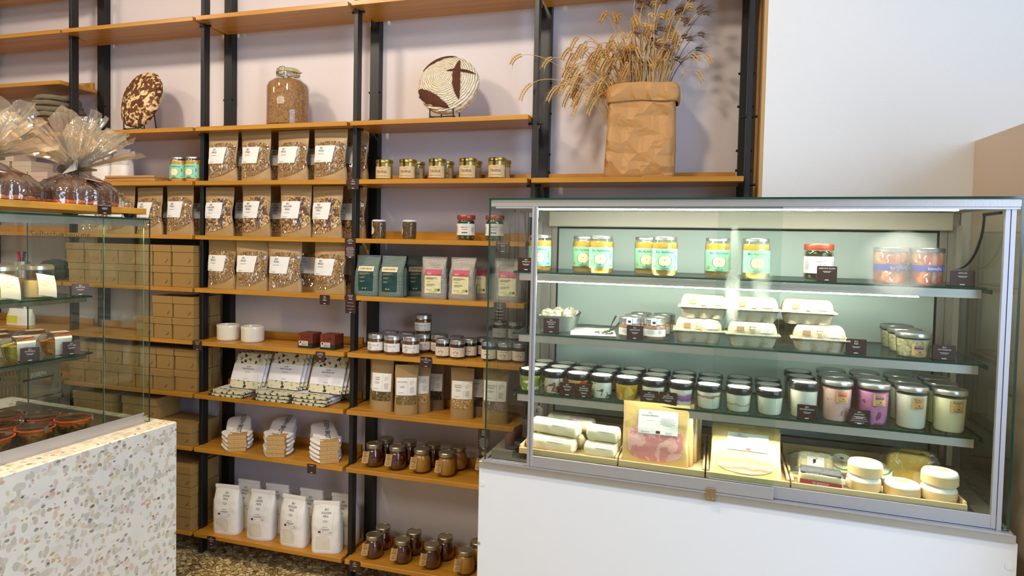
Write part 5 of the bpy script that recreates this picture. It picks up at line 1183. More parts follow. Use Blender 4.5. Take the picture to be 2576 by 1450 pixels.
for s in (-1, 1):
    sc_s.tube([(s*(.014+.014*cos(a))-.0, -.035+.02*sin(a), .0055) for a in [i*2*pi/16 for i in range(17)]], .0022, 6)
    sc_s.tube([(s*.008, -.018, .006), (-s*.004, .02, .011), (-s*.012, .05, .03), (-s*.010, .07, .05)], .0032, 6)
o = sc_s.build('egg_scissors', CHROME); tag(o, 'chrome scissors style tongs lying on the white paper', 'tongs'); o.location = CW(.345, .165, zB+.0035); o.rotation_euler = (0, 0, -.35)
PATE = flat('liver pate', srgb(196, 150, 120), .4, coat=.5, bump=.2, bscale=60)
def lp_marks(m): m.lines(-.01, .007, .026, 4, .0035, .0008).lines(.018, .007, .012, 4, .003, .0007).text('BIO LEBERPASTETE', -.006, .0105, .0035)
lpj = jar('pate_jar', .036, .066, PATE, SILV, .018, .0345, shoulder=.005, label=(.012, .034), marks=lp_marks, la=(-1.2, 1.2))
b = MB(); b.lathe([(.0365, .046), (.036, .064), (.0345, .0666), (.02, .067)], 4, a0=-.25, a1=.2, caps=False); tg_ = b.build('seal_label', PAPERW, lpj, 180)
Marks().rect(0, 0, .009, .007).build('organic_seal', flat('organic seal brown', srgb(84, 44, 30), .5), tg_, cyl(.0362, .055, 0, .001))
for i, (x, y) in enumerate(((.418, .125), (.492, .13), (.425, .2), (.5, .205), (.435, .275), (.51, .28))): cput(lpj, x, y, zB, .05, 'round pate jar with silver lid, %s' % ['left front', 'right front', 'left of the second row', 'right of the second row', 'left at the back', 'right at the back'][i], 'pate jars')
ccard(.438, .082, zB, ['BIO', 'LEBERPASTETE'], 'brown card in front of the pate jars', w=.05, h=.044)
# egg cartons
PULPE = flat('egg carton pulp', srgb(206, 192, 162), .9, bump=.35, bscale=90)
def carton():
    o = empty('egg_carton'); o['category'] = 'egg carton'; hx, hy_ = .074, .05
    b = MB()
    def base(u, v):
        a = 2*pi*u; c_, s_ = math.copysign(abs(cos(a))**.5, cos(a)), math.copysign(abs(sin(a))**.5, sin(a)); x = hx*c_; k = abs(cos(x/hx*pi*1.5)) ** .6
        kk = abs(math.sin(max(0, abs(c_)-.6)/.4*pi/2)) if abs(c_) > .6 else 0
        ins = (1-v)*(.006+.016*(1-k))*(1-kk); ins2 = (1-v)**1.5*.012
        return ((hx-ins2)*c_, (hy_-ins)*s_, .0+.036*v)
    b.grid(base, 96, 10)
    for cx in (-.046, 0, .046):
        for cy_ in (-.022, .022): b.lathe([(.0, 0), (.016, .001), (.02, .006), (.0215, .016)], 16, M=Matrix.Translation((cx, cy_, 0)))
    b.grid(lambda u, v: (hx*(2*u-1), hy_*(2*v-1), .030), 2, 2)
    b.build('tray_base', PULPE, o, 70)
    b = MB(); b.add([(-hx-.007, -hy_-.008, .0345), (hx+.007, -hy_-.008, .0345), (hx+.007, hy_+.006, .0345), (-hx-.007, hy_+.006, .0345), (-hx-.007, -hy_-.008, .0375), (hx+.007, -hy_-.008, .0375), (hx+.007, hy_+.006, .0375), (-hx-.007, hy_+.006, .0375)], [(3, 2, 1, 0), (4, 5, 6, 7), (0, 1, 5, 4), (1, 2, 6, 5), (2, 3, 7, 6), (3, 0, 4, 7)])
    def lid(u, v):
        a = 2*pi*u; c_, s_ = math.copysign(abs(cos(a))**.3, cos(a)), math.copysign(abs(sin(a))**.3, sin(a)); q = v**1.6 if v < .999 else 1
        return ((hx-.001-.015*q)*c_, (hy_-.001-.022*q)*s_, .037+.034*(1-(1-v)**1.7))
    b.grid(lid, 72, 8); b.add([lid(i/72, 1) for i in range(72)], [tuple(range(72))]); ld = b.build('lid', PULPE, o, 50)
    b = MB().box((-.008, -.0525, .04), (.008, -.0445, .056), bev=.002); b.build('clasp', PULPE, o)
    b = MB().box((-.0095, -.0475, .044), (.0095, -.0445, .062), bev=.001); b.build('clasp_slot', PULPE, o)
    fy = lambda x, z: (x, -(hy_-.001-.022*(1-max(.0001, 1-(z-.037)/.034)**(1/1.7))**1.6)-.0008, z)
    m = Marks(); m.rect(-.036, .052, .022, .0135, 0); m.lines(-.032, .0425, .028, 1, .003, .0009, 1); m.rect(.04, .05, .034, .013, 2, 4); m.lines(.04, .053, .024, 3, .0032, .0008, 3)
    m.build('printed_marks', [flat('organic seal tan', srgb(150, 112, 72), .7), flat('faint print', srgb(160, 146, 120), .8), PAPERW, INKG], o, lambda x, z: (lambda p: (p[0], p[1]-.0012, p[2]))(fy(x, z))); return o
ec = carton()
for i, (x, y, k, rz, s) in enumerate([(.622, .165, 0, .05, 'lower left, beside the pate jars'), (.776, .15, 0, .0, 'lower middle of the stack'), (.955, .142, 0, -.04, 'lower right, beside its price card'), (.895, .262, 0, 0, 'lower row, behind the right one'),
                                      (.635, .175, 1, .04, 'upper left'), (.778, .165, 1, 0, 'upper middle'), (.925, .17, 1, -.02, 'upper right')]):
    cput(ec, x, y, zB+k*.0722, rz, 'grey pulp egg carton, '+s, 'egg cartons', sc_=(.935, 1, 1))
ccard(1.043, .085, zB, ['BIO', 'EIER'], 'brown card right of the egg cartons')
COT = crumbs('cottage cheese', [srgb(240, 240, 200), srgb(228, 230, 180), srgb(246, 246, 220)], 70, coat=.5, bump=.5)
def kraftlabel(o, Rr, z0, name, strip, stripc):
    b = MB().lathe([(Rr+.001, z0), (Rr+.001, z0+.032)], 12, a0=-.2, a1=.62, caps=False); l = b.build('label', TAPE, o, 180)
    m = Marks()
    m.text('Bio Joghurt', 0, .009, .0046); m.rect(0, .0045, .022, .0055, 1) if stripc else None
    m.text(strip, 0, .0025, .0055, 0, sx=.8); m.disc(.002, -.006, .0022, mi=2, n=8); m.text('Fromhof', 0, -.0135, .0058, shear=.3, sx=.9)
    m.build('lettering', [INK, stripc or TAPE, flat('plum ink', srgb(110, 30, 50), .5)], l, cyl(Rr, z0+.016, .21, .0016))
def yjar(name, content, lidm, h, Rr, lab=None, kind='jar', lidh=.012, flare=True):
    o = empty(name); o['category'] = 'jar'
    hz = h-lidh
    MB().lathe([(Rr*.80, .003), (Rr*.86, .007), (Rr*.95, hz*.9), (0, hz*.9)], 36).build('contents', content, o, 50)
    MB().lathe([(Rr*.84, 0), (Rr*.9, .002), (Rr*.93, .01), (Rr*.99, hz*.95), (Rr*1.0, hz)], 36).build('glass', GLASSC, o, 50)
    l = MB().lathe([(Rr*1.03, hz-.001), (Rr*1.05, hz+.001), (Rr*1.04, h-.003), (Rr*1.0, h), (Rr*.93, h+.0004), (Rr*.9, h-.0008), (0, h-.0006)], 40).build('lid', lidm, o, 35)
    if lab == 'top':
        MB().lathe([(Rr*.86, h-.0001), (0, h+.0001)], 32).build('lid_label', PAPERW, l, 60)
    return o
ctj = yjar('cottage_cheese_jar', COT, SILV, .068, .042); kraftlabel(ctj, .041, .008, '', 'Hüttenkäse', flat('violet strip', srgb(84, 80, 150), .5))
for i, y in enumerate((.13, .2195, .309)): cput(ctj, 1.19, y, zB, -.1, 'cottage cheese jar with kraft label, %s of three' % ['front', 'middle', 'rear'][i], 'cottage cheese jars')
ccard(1.253, .09, zB, ['BIO', 'HÜTTENKÄSE'], 'brown card right of the cottage cheese jars', w=.052, h=.042)
# black lidded small jars, nine columns three deep
def layered(name, cols, scale=None):
    """a filling with real layers by height; cols = (z fraction, colour)"""
    m, N, K, P = new_mat(name); t = N.new('ShaderNodeTexCoord'); s_ = N.new('ShaderNodeSeparateXYZ'); K.new(t.outputs['Object'], s_.inputs[0])
    n = N.new('ShaderNodeTexNoise'); n.inputs['Scale'].default_value = 38; n.inputs['Detail'].default_value = 3; K.new(t.outputs['Object'], n.inputs[0])
    a = N.new('ShaderNodeMath'); a.operation = 'MULTIPLY_ADD'; a.inputs[1].default_value = .32; K.new(n.outputs['Fac'], a.inputs[0])
    d = N.new('ShaderNodeMath'); d.operation = 'MULTIPLY'; d.inputs[1].default_value = 1/.06; K.new(s_.outputs[2], d.inputs[0]); K.new(d.outputs[0], a.inputs[2])
    r = ramp(N, cols); K.new(a.outputs[0], r.inputs[0]); K.new(r.outputs[0], P.inputs['Base Color']); P.inputs['Roughness'].default_value = .35; return m
YW = srgb(240, 240, 222)
def blobs(name, c0, c1, sc__, thr, c2=None):
    m, N, K, P = new_mat(name); t = N.new('ShaderNodeTexCoord'); n = N.new('ShaderNodeTexNoise'); n.inputs['Scale'].default_value = sc__; n.inputs['Detail'].default_value = 4; n.inputs['Distortion'].default_value = .8
    K.new(t.outputs['Object'], n.inputs[0]); st = [(0, c0), (thr-.03, c0), (thr, c1), (1, c2 or c1)]; r = ramp(N, st); K.new(n.outputs['Fac'], r.inputs[0]); K.new(r.outputs[0], P.inputs['Base Color']); P.inputs['Roughness'].default_value = .35; P.inputs['Coat Weight'].default_value = .4; return m
FILL = [('herb coated cheese balls', blobs('herb cheese', srgb(120, 150, 40), srgb(226, 230, 180), 45, .54)), ('pepper coated cheese', blobs('pepper cheese', srgb(232, 222, 210), srgb(140, 92, 72), 50, .55)), ('chilli oil cheese', blobs('chilli cheese', srgb(176, 80, 24), srgb(226, 180, 110), 40, .5)),
        ('white cheese with seeds', blobs('seed cheese', srgb(236, 240, 224), srgb(86, 100, 50), 55, .62)), ('cheese balls in yellow oil', blobs('oil cheese', srgb(196, 150, 20), srgb(222, 190, 90), 30, .52)), ('apricot yoghurt', layered('apricot yoghurt', [(0, YW), (.5, YW), (.62, srgb(222, 150, 50)), (.8, YW)])),
        ('blueberry yoghurt', layered('blueberry yoghurt', [(0, YW), (.42, YW), (.52, srgb(150, 90, 150)), (.74, srgb(176, 130, 176)), (.86, YW)])), ('caramel yoghurt', layered('caramel yoghurt', [(0, YW), (.72, YW), (.8, srgb(170, 90, 30)), (.92, YW)])), ('marbled yoghurt', layered('marbled yoghurt', [(0, YW), (.5, YW), (.56, srgb(196, 150, 90)), (.62, YW)])), ('plain yoghurt', flat('plain yoghurt', YW, .35))]
XS = [.097, .176, .255, .334, .414, .493, .576, .660, .745, .829]
for c_, (x, (nm, mt)) in enumerate(zip(XS, FILL)):
    j = yjar('deli_jar', mt, BLID, .073, .0365, 'top', lidh=.015)
    for r_, y in enumerate((.122, .2, .278)):
        cput(j, x+rnd.uniform(-.002, .002)+.002*r_, y, zC, 0, 'black lidded jar of %s, %s in its column' % (nm, ['front', 'middle', 'rear'][r_]), 'black lidded jars')
nj = yjar('yoghurt_jar', flat('plain yoghurt', YW, .35), BLID, .104, .0385, 'top', lidh=.016)
for r_, y in enumerate((.128, .21, .292)): cput(nj, .921, y, zC, 0, 'tall black lidded jar of natural yoghurt, %s of three' % ['front', 'middle', 'rear'][r_], 'tall black lidded jars')
PK_ = blobs('raspberry yoghurt', srgb(236, 196, 186), srgb(206, 120, 130), 30, .66); PU_ = blobs('berry yoghurt', srgb(214, 140, 190), srgb(150, 60, 120), 28, .6); YV = flat('vanilla yoghurt', srgb(242, 240, 196), .35)
for x, ct_, nm, st_, sc3, in ((1.007, PK_, 'raspberry', 'Himbeere', srgb(220, 60, 70)), (1.099, PU_, 'blueberry', 'Heidelbeere', srgb(150, 70, 170)), (1.191, flat('plain yoghurt', YW, .35), 'natural', 'NATUR', None), (1.281, YV, 'vanilla', 'Vanille', srgb(226, 190, 80))):
    j = yjar('yoghurt_jar', ct_, SILV, .116, .0395, lidh=.012); kraftlabel(j, .0385, .058, '', st_, flat(nm+' strip', sc3, .5) if sc3 else None)
    for r_, y in enumerate((.128, .215, .3)): cput(j, x+.004*r_, y, zC, .0, 'tall silver lidded jar of %s yoghurt, %s of three' % (nm, ['front', 'middle', 'rear'][r_]), 'silver lidded yoghurt jars')
ccard(.23, .0835, zC, ['BIO', 'FRISCHKÄSE'], 'brown card for fresh cheese, left of a touching pair', w=.052); ccard(.2835, .0835, zC, ['BIO', 'FRISCHKÄSE', 'BÄLLCHEN'], 'brown card for cheese balls, right of a touching pair', w=.05)
ccard(.487, .0835, zC, ['BIO', 'GRIECHISCHES', 'FRUCHTJOGHURT'], 'brown card for fruit yoghurt, below the apricot jar', w=.054, h=.043, sz=.005); ccard(.5425, .0835, zC, ['BIO', 'GRIECHISCHES', 'NATURJOGHURT'], 'brown card for greek yoghurt, below the blueberry jar', w=.052, h=.043, sz=.005)
ccard(.926, .085, zC, ['BIO', 'NATURJOGHURT'], 'brown card in front of the tall black lidded jar', w=.051); ccard(1.058, .085, zC, ['BIO', 'JOGHURT'], 'brown card between raspberry and blueberry yoghurt', w=.053, small=4)
# wooden trays on the deck
def tray(x0, x1, s):
    o = empty('wooden_tray', CW((x0+x1)/2, .17, .8506), -A); tag(o, 'shallow pale wooden tray on the case floor, '+s, 'tray', 'pale wooden trays'); h = (x1-x0)/2; t = .006
    MB().box((-h, -.148, 0), (h, .148, .004)).build('base', TRAYW, o); 
    for a, b_ in (((-h, -.148, .004), (h, -.148+t, .018)), ((-h, .148-t, .004), (h, .148, .045)), ((-h, -.142, .004), (-h+t, .142, .024)), ((h-t, -.142, .004), (h, .142, .024))): MB().box(a, b_, bev=.0006).build('side', TRAYW, o)
    return o
tray(.092, .402, 'holding the butter rolls'); tray(.407, .655, 'holding the ham packs'); tray(.660, .882, 'holding the bacon pack'); tray(.887, 1.3, 'holding the cheeses')
zT = .8549
BUT = flat('butter paper', srgb(240, 230, 190), .5, bump=.35, bscale=22)
def butter(l):
    o = empty('butter_roll'); o['category'] = 'butter'; b = MB(); h = l/2
    def f(u, v):
        x = -h+l*u; a = 2*pi*v; e = min(1, (h-abs(x))/.012+.45) ; r = .0235*min(1, e); k = 1+.05*noise.noise(Vector((x*40, cos(a)*2, sin(a)*2)))
        return (x, r*1.15*k*math.copysign(abs(cos(a))**.75, cos(a)), .0235+r*k*math.copysign(abs(sin(a))**.75, sin(a)))
    b.grid(f, 40, 32); b.add([f(0, i/32) for i in range(32)], [tuple(range(32))]); b.add([f(1, i/32) for i in range(32)], [tuple(range(32))[::-1]]); b.build('wrapped_butter', BUT, o, 60)
    lf = lambda x, y: (x, -.0285+.0015*0-.0-(.0 if y < .02 else 0)+max(0, y-.03)*.75, y)
    m = Marks(); cx = h*.25
    m._a([(cx-.026, .024), (cx+.026, .024), (cx+.026, .046), (cx-.026, .046)], [(0, 1, 2, 3)], 0); m._a([(cx-.026, .0375), (cx+.026, .0375), (cx+.026, .043), (cx-.026, .043)], [(0, 1, 2, 3)], 1)
    mm = Marks(); [mm.rect(cx, -.0096+i*.0024, .052, .0026, 0) for i in range(9)]; mm.rect(cx, -.001, .048, .006, 1); mm.rect(cx-.015, .0075, .01, .005, 2); mm.text('BUTTER', cx, -.003, .0045, 3).lines(cx, -.006, .035, 1, .003, .0008, 4); mm.text('VERUM', cx+.008, .006, .005, 4)
    def lf(x, y):
        a = .75+y/.03; q = .0255; return (x, -q*1.15*abs(cos(a))**.75, .0235+q*abs(sin(a))**.75)
    lb = mm.build('label', [PAPERW, flat('crimson', srgb(190, 30, 50), .5), flat('lime seal', srgb(150, 200, 40), .5), WINK, INKG], o, lf)
    return o
b1_ = butter(.165); b2_ = butter(.105)
for P_, x, y, z, rz, s in [(b1_, .185, .075, 0, -.08, 'long, lower front left'), (b1_, .2, .145, 0, -.1, 'long, lower back left'), (b1_, .195, .095, .0485, -.16, 'long, upper front left'), (b1_, .23, .155, .0485, -.1, 'long, upper back left'), (b2_, .345, .07, 0, -.06, 'short, lower right'), (b2_, .35, .085, .0485, -.1, 'short, upper right'), (b2_, .345, .155, 0, 0, 'short, behind the right ones')]:
    cput(P_, x, y, zT+z, rz, 'cream wrapped butter roll with red label, '+s, 'butter rolls')
# vacuum packs
TANF = flat('tan pack film', srgb(222, 188, 120), .25, coat=1, bump=.3, bscale=20); 
HAM = blobs('cooked ham', srgb(214, 140, 132), srgb(232, 178, 166), 20, .52, srgb(240, 206, 190)); BAC = layered('bacon', [(0, srgb(236, 200, 160)), (.25, srgb(226, 160, 130)), (.4, srgb(240, 208, 176)), (.55, srgb(208, 120, 104)), (.7, srgb(238, 196, 160)), (.9, srgb(216, 140, 116))])
def pack(w_, h_, meat, words, mx_=.8):
    o = empty('vacuum_pack'); o['category'] = 'pack'
    L = Loft([(0, w_/2, .003, 0, 0), (.012, w_/2*.99, .006, 0, 0), (h_*.3, w_/2*.98, .011, 0, 0), (h_*.7, w_/2*.98, .009, 0, 0), (h_*.93, w_/2*.99, .004, 0, 0), (h_, w_/2, .0015, 0, 0)], 2.6, .0025, 3, 20)
    b = MB(); L.body(b, 44, 26); b.build('film', TANF, o, 60)
    b = MB(); L.patch(b, lambda v: -w_*.41*math.sqrt(max(.05, 1-(2*v-1)**4)), lambda v: w_*.41*math.sqrt(max(.05, 1-(2*v-1)**4)), h_*.06, h_*.66, 16, 16, .0014); b.build('meat_slices', meat, o, 180)
    b = MB(); L.patch(b, -w_*.26, w_*.33, h_*.5, h_*.88, 12, 8, .003); l = b.build('label', PAPERW, o, 180)
    m = Marks(); y = h_*.82
    for i, t in enumerate(words): m.text(t, -w_*.08, y-.008*i, .0072)
    m.lines(-w_*.08, y-.02, .04, 1, .003, .0008).lines(w_*.18, y-.012, .05, 6, .004, .0007).rect(w_*.04, h_*.535, .012, .008, 1).text('Joseph Brot', -w_*.15, h_*.52, .005); m.lines(w_*.2, h_*.535, .03, 2, .004, .001)
    m.build('lettering', [INK, flat('organic seal brown', srgb(84, 44, 30), .5)], l, L.map(.0042)); return o
hp = pack(.198, .185, HAM, ['BIO', 'BEINSCHINKEN'])
for k in range(6): cput(hp, .51+.006*k+(.004 if k % 2 else 0), .055+.024*k, zT+.002, -.02*k+.03, 'tan vacuum pack of pink ham slices, %s' % ['frontmost', 'second', 'third', 'fourth', 'fifth', 'rearmost'][k], 'ham packs', rx=-.16)
sk = pack(.195, .16, BAC, ['BIO', 'KARREESPECK'])
for k in range(2): cput(sk, .765+.004*k, .040+.040*k, zT+.003, -.03+.02*k, 'tan vacuum pack of bacon slices lying back, %s' % ['upper', 'lower'][k], 'bacon packs', rx=-.8)
# cheeses
RIND = flat('white mould rind', srgb(240, 234, 212), .8, bump=.5, bscale=55); BAND = flat('wood band', srgb(226, 196, 140), .55); YL = flat('yellow cheese label', srgb(240, 214, 110), .5)
def camembert():
    o = empty('soft_cheese'); o['category'] = 'cheese'
    MB().lathe([(.036, 0), (.0415, .004), (.0425, .012), (.0425, .03), (.039, .037), (.03, .0395), (0, .04)], 44).build('cheese', RIND, o, 60)
    MB().lathe([(.0432, .006), (.0432, .029)], 44, caps=False).build('wood_band', BAND, o)
    l = MB().grid(lambda u, v: (.014*(2*v-1), .036*(2*u-1), .0402-.003*abs(2*u-1)**3), 12, 2).build('label', YL, o, 180)
    l.rotation_euler = (0, 0, pi/2-.2)
    m = Marks(); m.text('CREME CHEVRE', 0, -.003, .0085, sx=.8); m.build('lettering', INK, l, lambda x, y: (-y, x, .0406)); return o
cm = camembert()
for i, (x, y, z, rz, s) in enumerate([(1.075, .088, 0, 0, 'lower one of the left stack'), (1.078, .09, .0407, .3, 'upper one of the left stack'), (1.165, .075, 0, .2, 'single one between two stacks'), (1.252, .082, 0, 0, 'lower one of the right stack'), (1.254, .084, .0407, .1, 'upper one of the right stack')]):
    cput(cm, x, y, zT+z, rz, 'round white soft cheese in wooden band, '+s, 'soft cheeses')
def smallround(c, words, nm):
    o = empty('round_cheese'); tag(o, nm, 'cheese')
    MB().lathe([(.036, 0), (.04, .004), (.04, .026), (.036, .031), (0, .0315)], 40).build('cheese', RIND, o, 60); l = MB().lathe([(.034, .0318), (.034, .0322), (0, .0322)], 40).build('label', flat(nm[:12]+' ring', c, .5), o)
    MB().lathe([(.029, .0324), (0, .0325)], 36).build('label_centre', flat('pale centre', srgb(240, 236, 200), .5), l); m = Marks(); m.text(words, 0, -.006, .0075, sx=.8).disc(0, .01, .006, .005, 0); m.build('lettering', INKG, l, lambda x, y: (x, y, .0328)); return o
o = smallround(srgb(90, 150, 60), 'ziegenkäse', 'round cheese with green ringed label leaning behind the soft cheeses'); o.location = CW(1.035, .19, zT+.019); o.rotation_euler = (R(32), 0, -A)
o = smallround(srgb(226, 120, 70), 'schafkäse', 'round cheese with orange ringed label behind the soft cheeses'); o.location = CW(1.125, .175, zT+.012); o.rotation_euler = (R(20), 0, -A)
VAC = thin_glass('vacuum bag film', (1, 1, 1, 1), .09, .05, .04, crinkle=.45, cscale=22, power=2.5)
def wedge(w_, d, h, col, seed, film=.018):
    b = MB()
    def f(u, v):
        a = 2*pi*u; p = pi*(v-.5); n = .3; cp = abs(cos(p))**n; return (w_/2*cp*math.copysign(abs(cos(a))**n, cos(a))*(1-.12*sin(p)), d/2*cp*math.copysign(abs(sin(a))**n, sin(a)), h/2+h/2*math.copysign(abs(sin(p))**n, sin(p)))
    b.grid(f, 40, 20); return b, f
def vac_cheese(w_, d, h, mat_, nm, loc, rz, rx, rind=None, marks=None):
    o = empty('wrapped_cheese', loc, rz-A); o.rotation_euler = (rx, 0, rz-A); tag(o, nm, 'cheese')
    b, f = wedge(w_, d, h, mat_, 1); b.build('cheese', mat_, o, 60)
    if rind: MB().box((-w_*.46, -d*.47, h*.9), (w_*.46, d*.47, h+.003), bev=.002).build('rind', rind, o)
    c = MB(); 
    def g(u, v):
        p = Vector(f(u, v)); q = Vector((p.x*1.04, p.y*1.07, (p.z-h/2)*1.03+h/2)); e = max(0, abs(p.x)/(w_/2)-.8)*5; q.x += math.copysign(e*.022*(1+.6*noise.noise(p*60)), p.x); q += Vector((0, 1, 1))*.004*noise.noise(p*70)*(1+e); q.z = max(q.z, .0015); return q
    c.grid(g, 72, 30); c.build('vacuum_film', VAC, o, 180)
    if marks: marks(o)
    return o
YEL = flat('yellow hard cheese', srgb(250, 212, 84), .4, coat=.3); PALEC = flat('pale cheese', srgb(238, 222, 160), .5); ASH = flat('ash rind', srgb(60, 62, 66), .7)
def mk_a(o): 
    l = MB().box((-.024, -.0245, .012), (.022, -.0235, .048)).build('label', PAPERW, o); Marks().disc(-.004, .036, .004, .006).stroke([(-.008, .028), (-.002, .04), (.004, .044)], .0015).lines(.0, .02, .03, 2, .004, .0008).build('drawing', INK, l, plane(-.0245, 0, .0005))
vac_cheese(.095, .044, .062, PALEC, 'pale cheese wedge in vacuum bag with drawn white label', CW(.962, .16, zT+.004), .0, -.25, marks=mk_a)
def mk_b(o):
    l = MB().box((-.052, -.035, .006), (.052, -.034, .018)).build('label', flat('wine label', srgb(140, 40, 56), .5), o); m = Marks(); m.text('BIO ZIEGENKÄSE', 0, .0105, .006, sx=.9).lines(0, .0085, .07, 1, .003, .0007); m.build('lettering', WINK, l, plane(-.035, 0, .0005))
vac_cheese(.112, .062, .036, PALEC, 'ash rinded cheese slice in vacuum bag with wine red label', CW(.965, .075, zT+.003), -.1, -.0, rind=ASH, marks=mk_b)
def mk_c(o):
    l = MB().grid(lambda u, v: (.022+.016*cos(2*pi*u)*v, -.0305, .018+.018*sin(2*pi*u)*v), 24, 3).build('label', flat('floral label', srgb(226, 196, 140), .5, bump=0), o, 180)
vac_cheese(.11, .055, .082, YEL, 'yellow hard cheese wedge in vacuum bag behind the soft cheeses', CW(1.205, .175, zT+.006), -.12, -.22, marks=mk_c)
vac_cheese(.09, .03, .075, YEL, 'second yellow cheese wedge in vacuum bag, rearmost', CW(1.235, .255, zT+.006), -.05, -.1)
for i, (y, s) in enumerate(((.07, 'front'), (.16, 'rear'))):
    card([], .05, .045, CW(.045, y, .8506), -A-pi/2-.3, True, 'black backed price card seen edge on in the left corner, %s one' % s, lines=0)

# ---------------------------------------------------------------- goods inside and on the left counter case
def bput(P_, x, y, z, rz=0, label=None, group=None, **k): return place(P_, BW(x, y, z), rz-Bq+pi/2, label, group, **k)
TUBP = thin_glass('clear plastic tub', (.98, .98, .96, 1), .08, .03, power=3)
def tub(col, words, nm):
    o = empty('spread_tub'); o['category'] = 'tub'; h = .068
    MB().lathe([(.028, .003), (.036, .02), (.043, .05), (.03, .054), (0, .056)], 32).build('spread', crumbs(nm+' spread', [col, tuple(c*.86 for c in col[:3])+(1,), tuple(min(1, c*1.12) for c in col[:3])+(1,)], 60, coat=.5, bump=.6), o, 60)
    MB().lathe([(.029, 0), (.037, .018), (.0455, .055), (.047, .057), (.047, .061), (.042, .068), (.03, .0775), (0, .079)], 36).build('tub', TUBP, o, 40)
    b = MB(); zz = [(.033, .001), (.0395, .02), (.0475, .055), (.0485, .061), (.043, .0695), (.03, .0795), (0, .0808)]
    P = [(x, z) for x, z in zz]
    def f(u, v):
        k = v*(len(P)-1); i = min(len(P)-2, int(k)); t = k-i; x = P[i][0]+(P[i+1][0]-P[i][0])*t; z = P[i][1]+(P[i+1][1]-P[i][1])*t
        w2 = .021+.006*min(1, z/.055); return (.014+w2*(2*u-1), -math.sqrt(max(0, (x+.001)**2-((.0+w2*(2*u-1))*.55)**2)) if x > .01 else -x, z)
    b.grid(f, 8, 18); sl = b.build('paper_sleeve', PAPERW, o, 60)
    c = MB(); c.grid(lambda u, v: (lambda p: (p[0], p[1]-.0008, p[2]+.0008))(f(u, .62+.2*v)), 8, 6); c.build('brown_stripe', flat('chestnut stripe', srgb(112, 56, 40), .5), sl, 180)
    m = Marks(); m.text('BIO', .014, .043, .0065).text(words, .014, .036, .0065, sx=.75).lines(.014, .03, .026, 2, .003, .0007).text('Joseph', .02, .008, .004)
    m.build('lettering', INK, sl, lambda x, y: (x, -(.0395+(y-.02)*.26)-.0014, y)); return o
T1 = tub(srgb(236, 210, 50), 'EIAUFSTRICH', 'egg'); T2 = tub(srgb(230, 150, 50), 'LIPTAUER', 'paprika')
for P_, x, y, s in [(T1, -.235, -.425, 'yellow egg spread, in front beside its card'), (T1, -.24, -.54, 'yellow egg spread, at the left picture edge'), (T2, -.235, -.298, 'orange paprika spread, nearest the shelf end'), (T2, -.35, -.31, 'orange paprika spread, second row right'), (T1, -.35, -.43, 'yellow egg spread, second row middle'), (T2, -.345, -.55, 'orange paprika spread, second row left'), (T1, -.455, -.37, 'yellow egg spread, third row')]:
    bput(P_, x-.022, y, 1.0905, -.25, 'clear tub of '+s, 'spread tubs')
card(['BIO', 'EIAUFSTRICH'], .054, .048, BW(-.184, -.428, 1.0905), -Bq+pi/2-.35, True, 'brown card in front of the yellow egg spread')
card(['BIO', 'LIPTAUER'], .054, .048, BW(-.184, -.285, 1.0905), -Bq+pi/2-.35, True, 'brown card in front of the orange paprika spread')
card(['BIO', 'SAUERTEIG'], .054, .044, BW(-.2, -.24, 1.2975), -Bq+pi/2-.45, True, 'brown card at the end of the upper counter shelf')
def doughjar():
    o = empty('sourdough_jar'); o['category'] = 'jar'
    MB().lathe([(.04, .003), (.044, .03), (.044, .06), (0, .062)], 32).build('dough', flat('sourdough', srgb(206, 190, 150), .7), o); MB().lathe([(.042, 0), (.047, .005), (.047, .09), (.045, .098)], 36).build('glass', GLASSC, o)
    MB().lathe([(.046, .095), (.048, .097), (.048, .11), (.04, .114), (0, .114)], 36).build('lid', SILV, o, 35)
    t = MB(); t.grid(lambda u, v: (-.026+.056*u+.008*(1-v), -.049-.006*sin(pi*v), .012+.075*v-.012*u), 6, 6); l = t.build('paper_tag', PAPERW, o, 180)
    m = Marks(); m.lines(0, .062, .03, 4, .006, .0009); m.build('lettering', INKG, l, lambda x, y: (x, -.0562, y)); return o
dj = doughjar()
for i, (x, y) in enumerate(((-.26, -.35), (-.26, -.47), (-.37, -.41))): bput(dj, x, y, 1.2975, -.2, 'sourdough jar with silver lid and white tag, %s' % ['nearest the price card', 'left of it at the front', 'behind the other two'][i], 'sourdough jars')
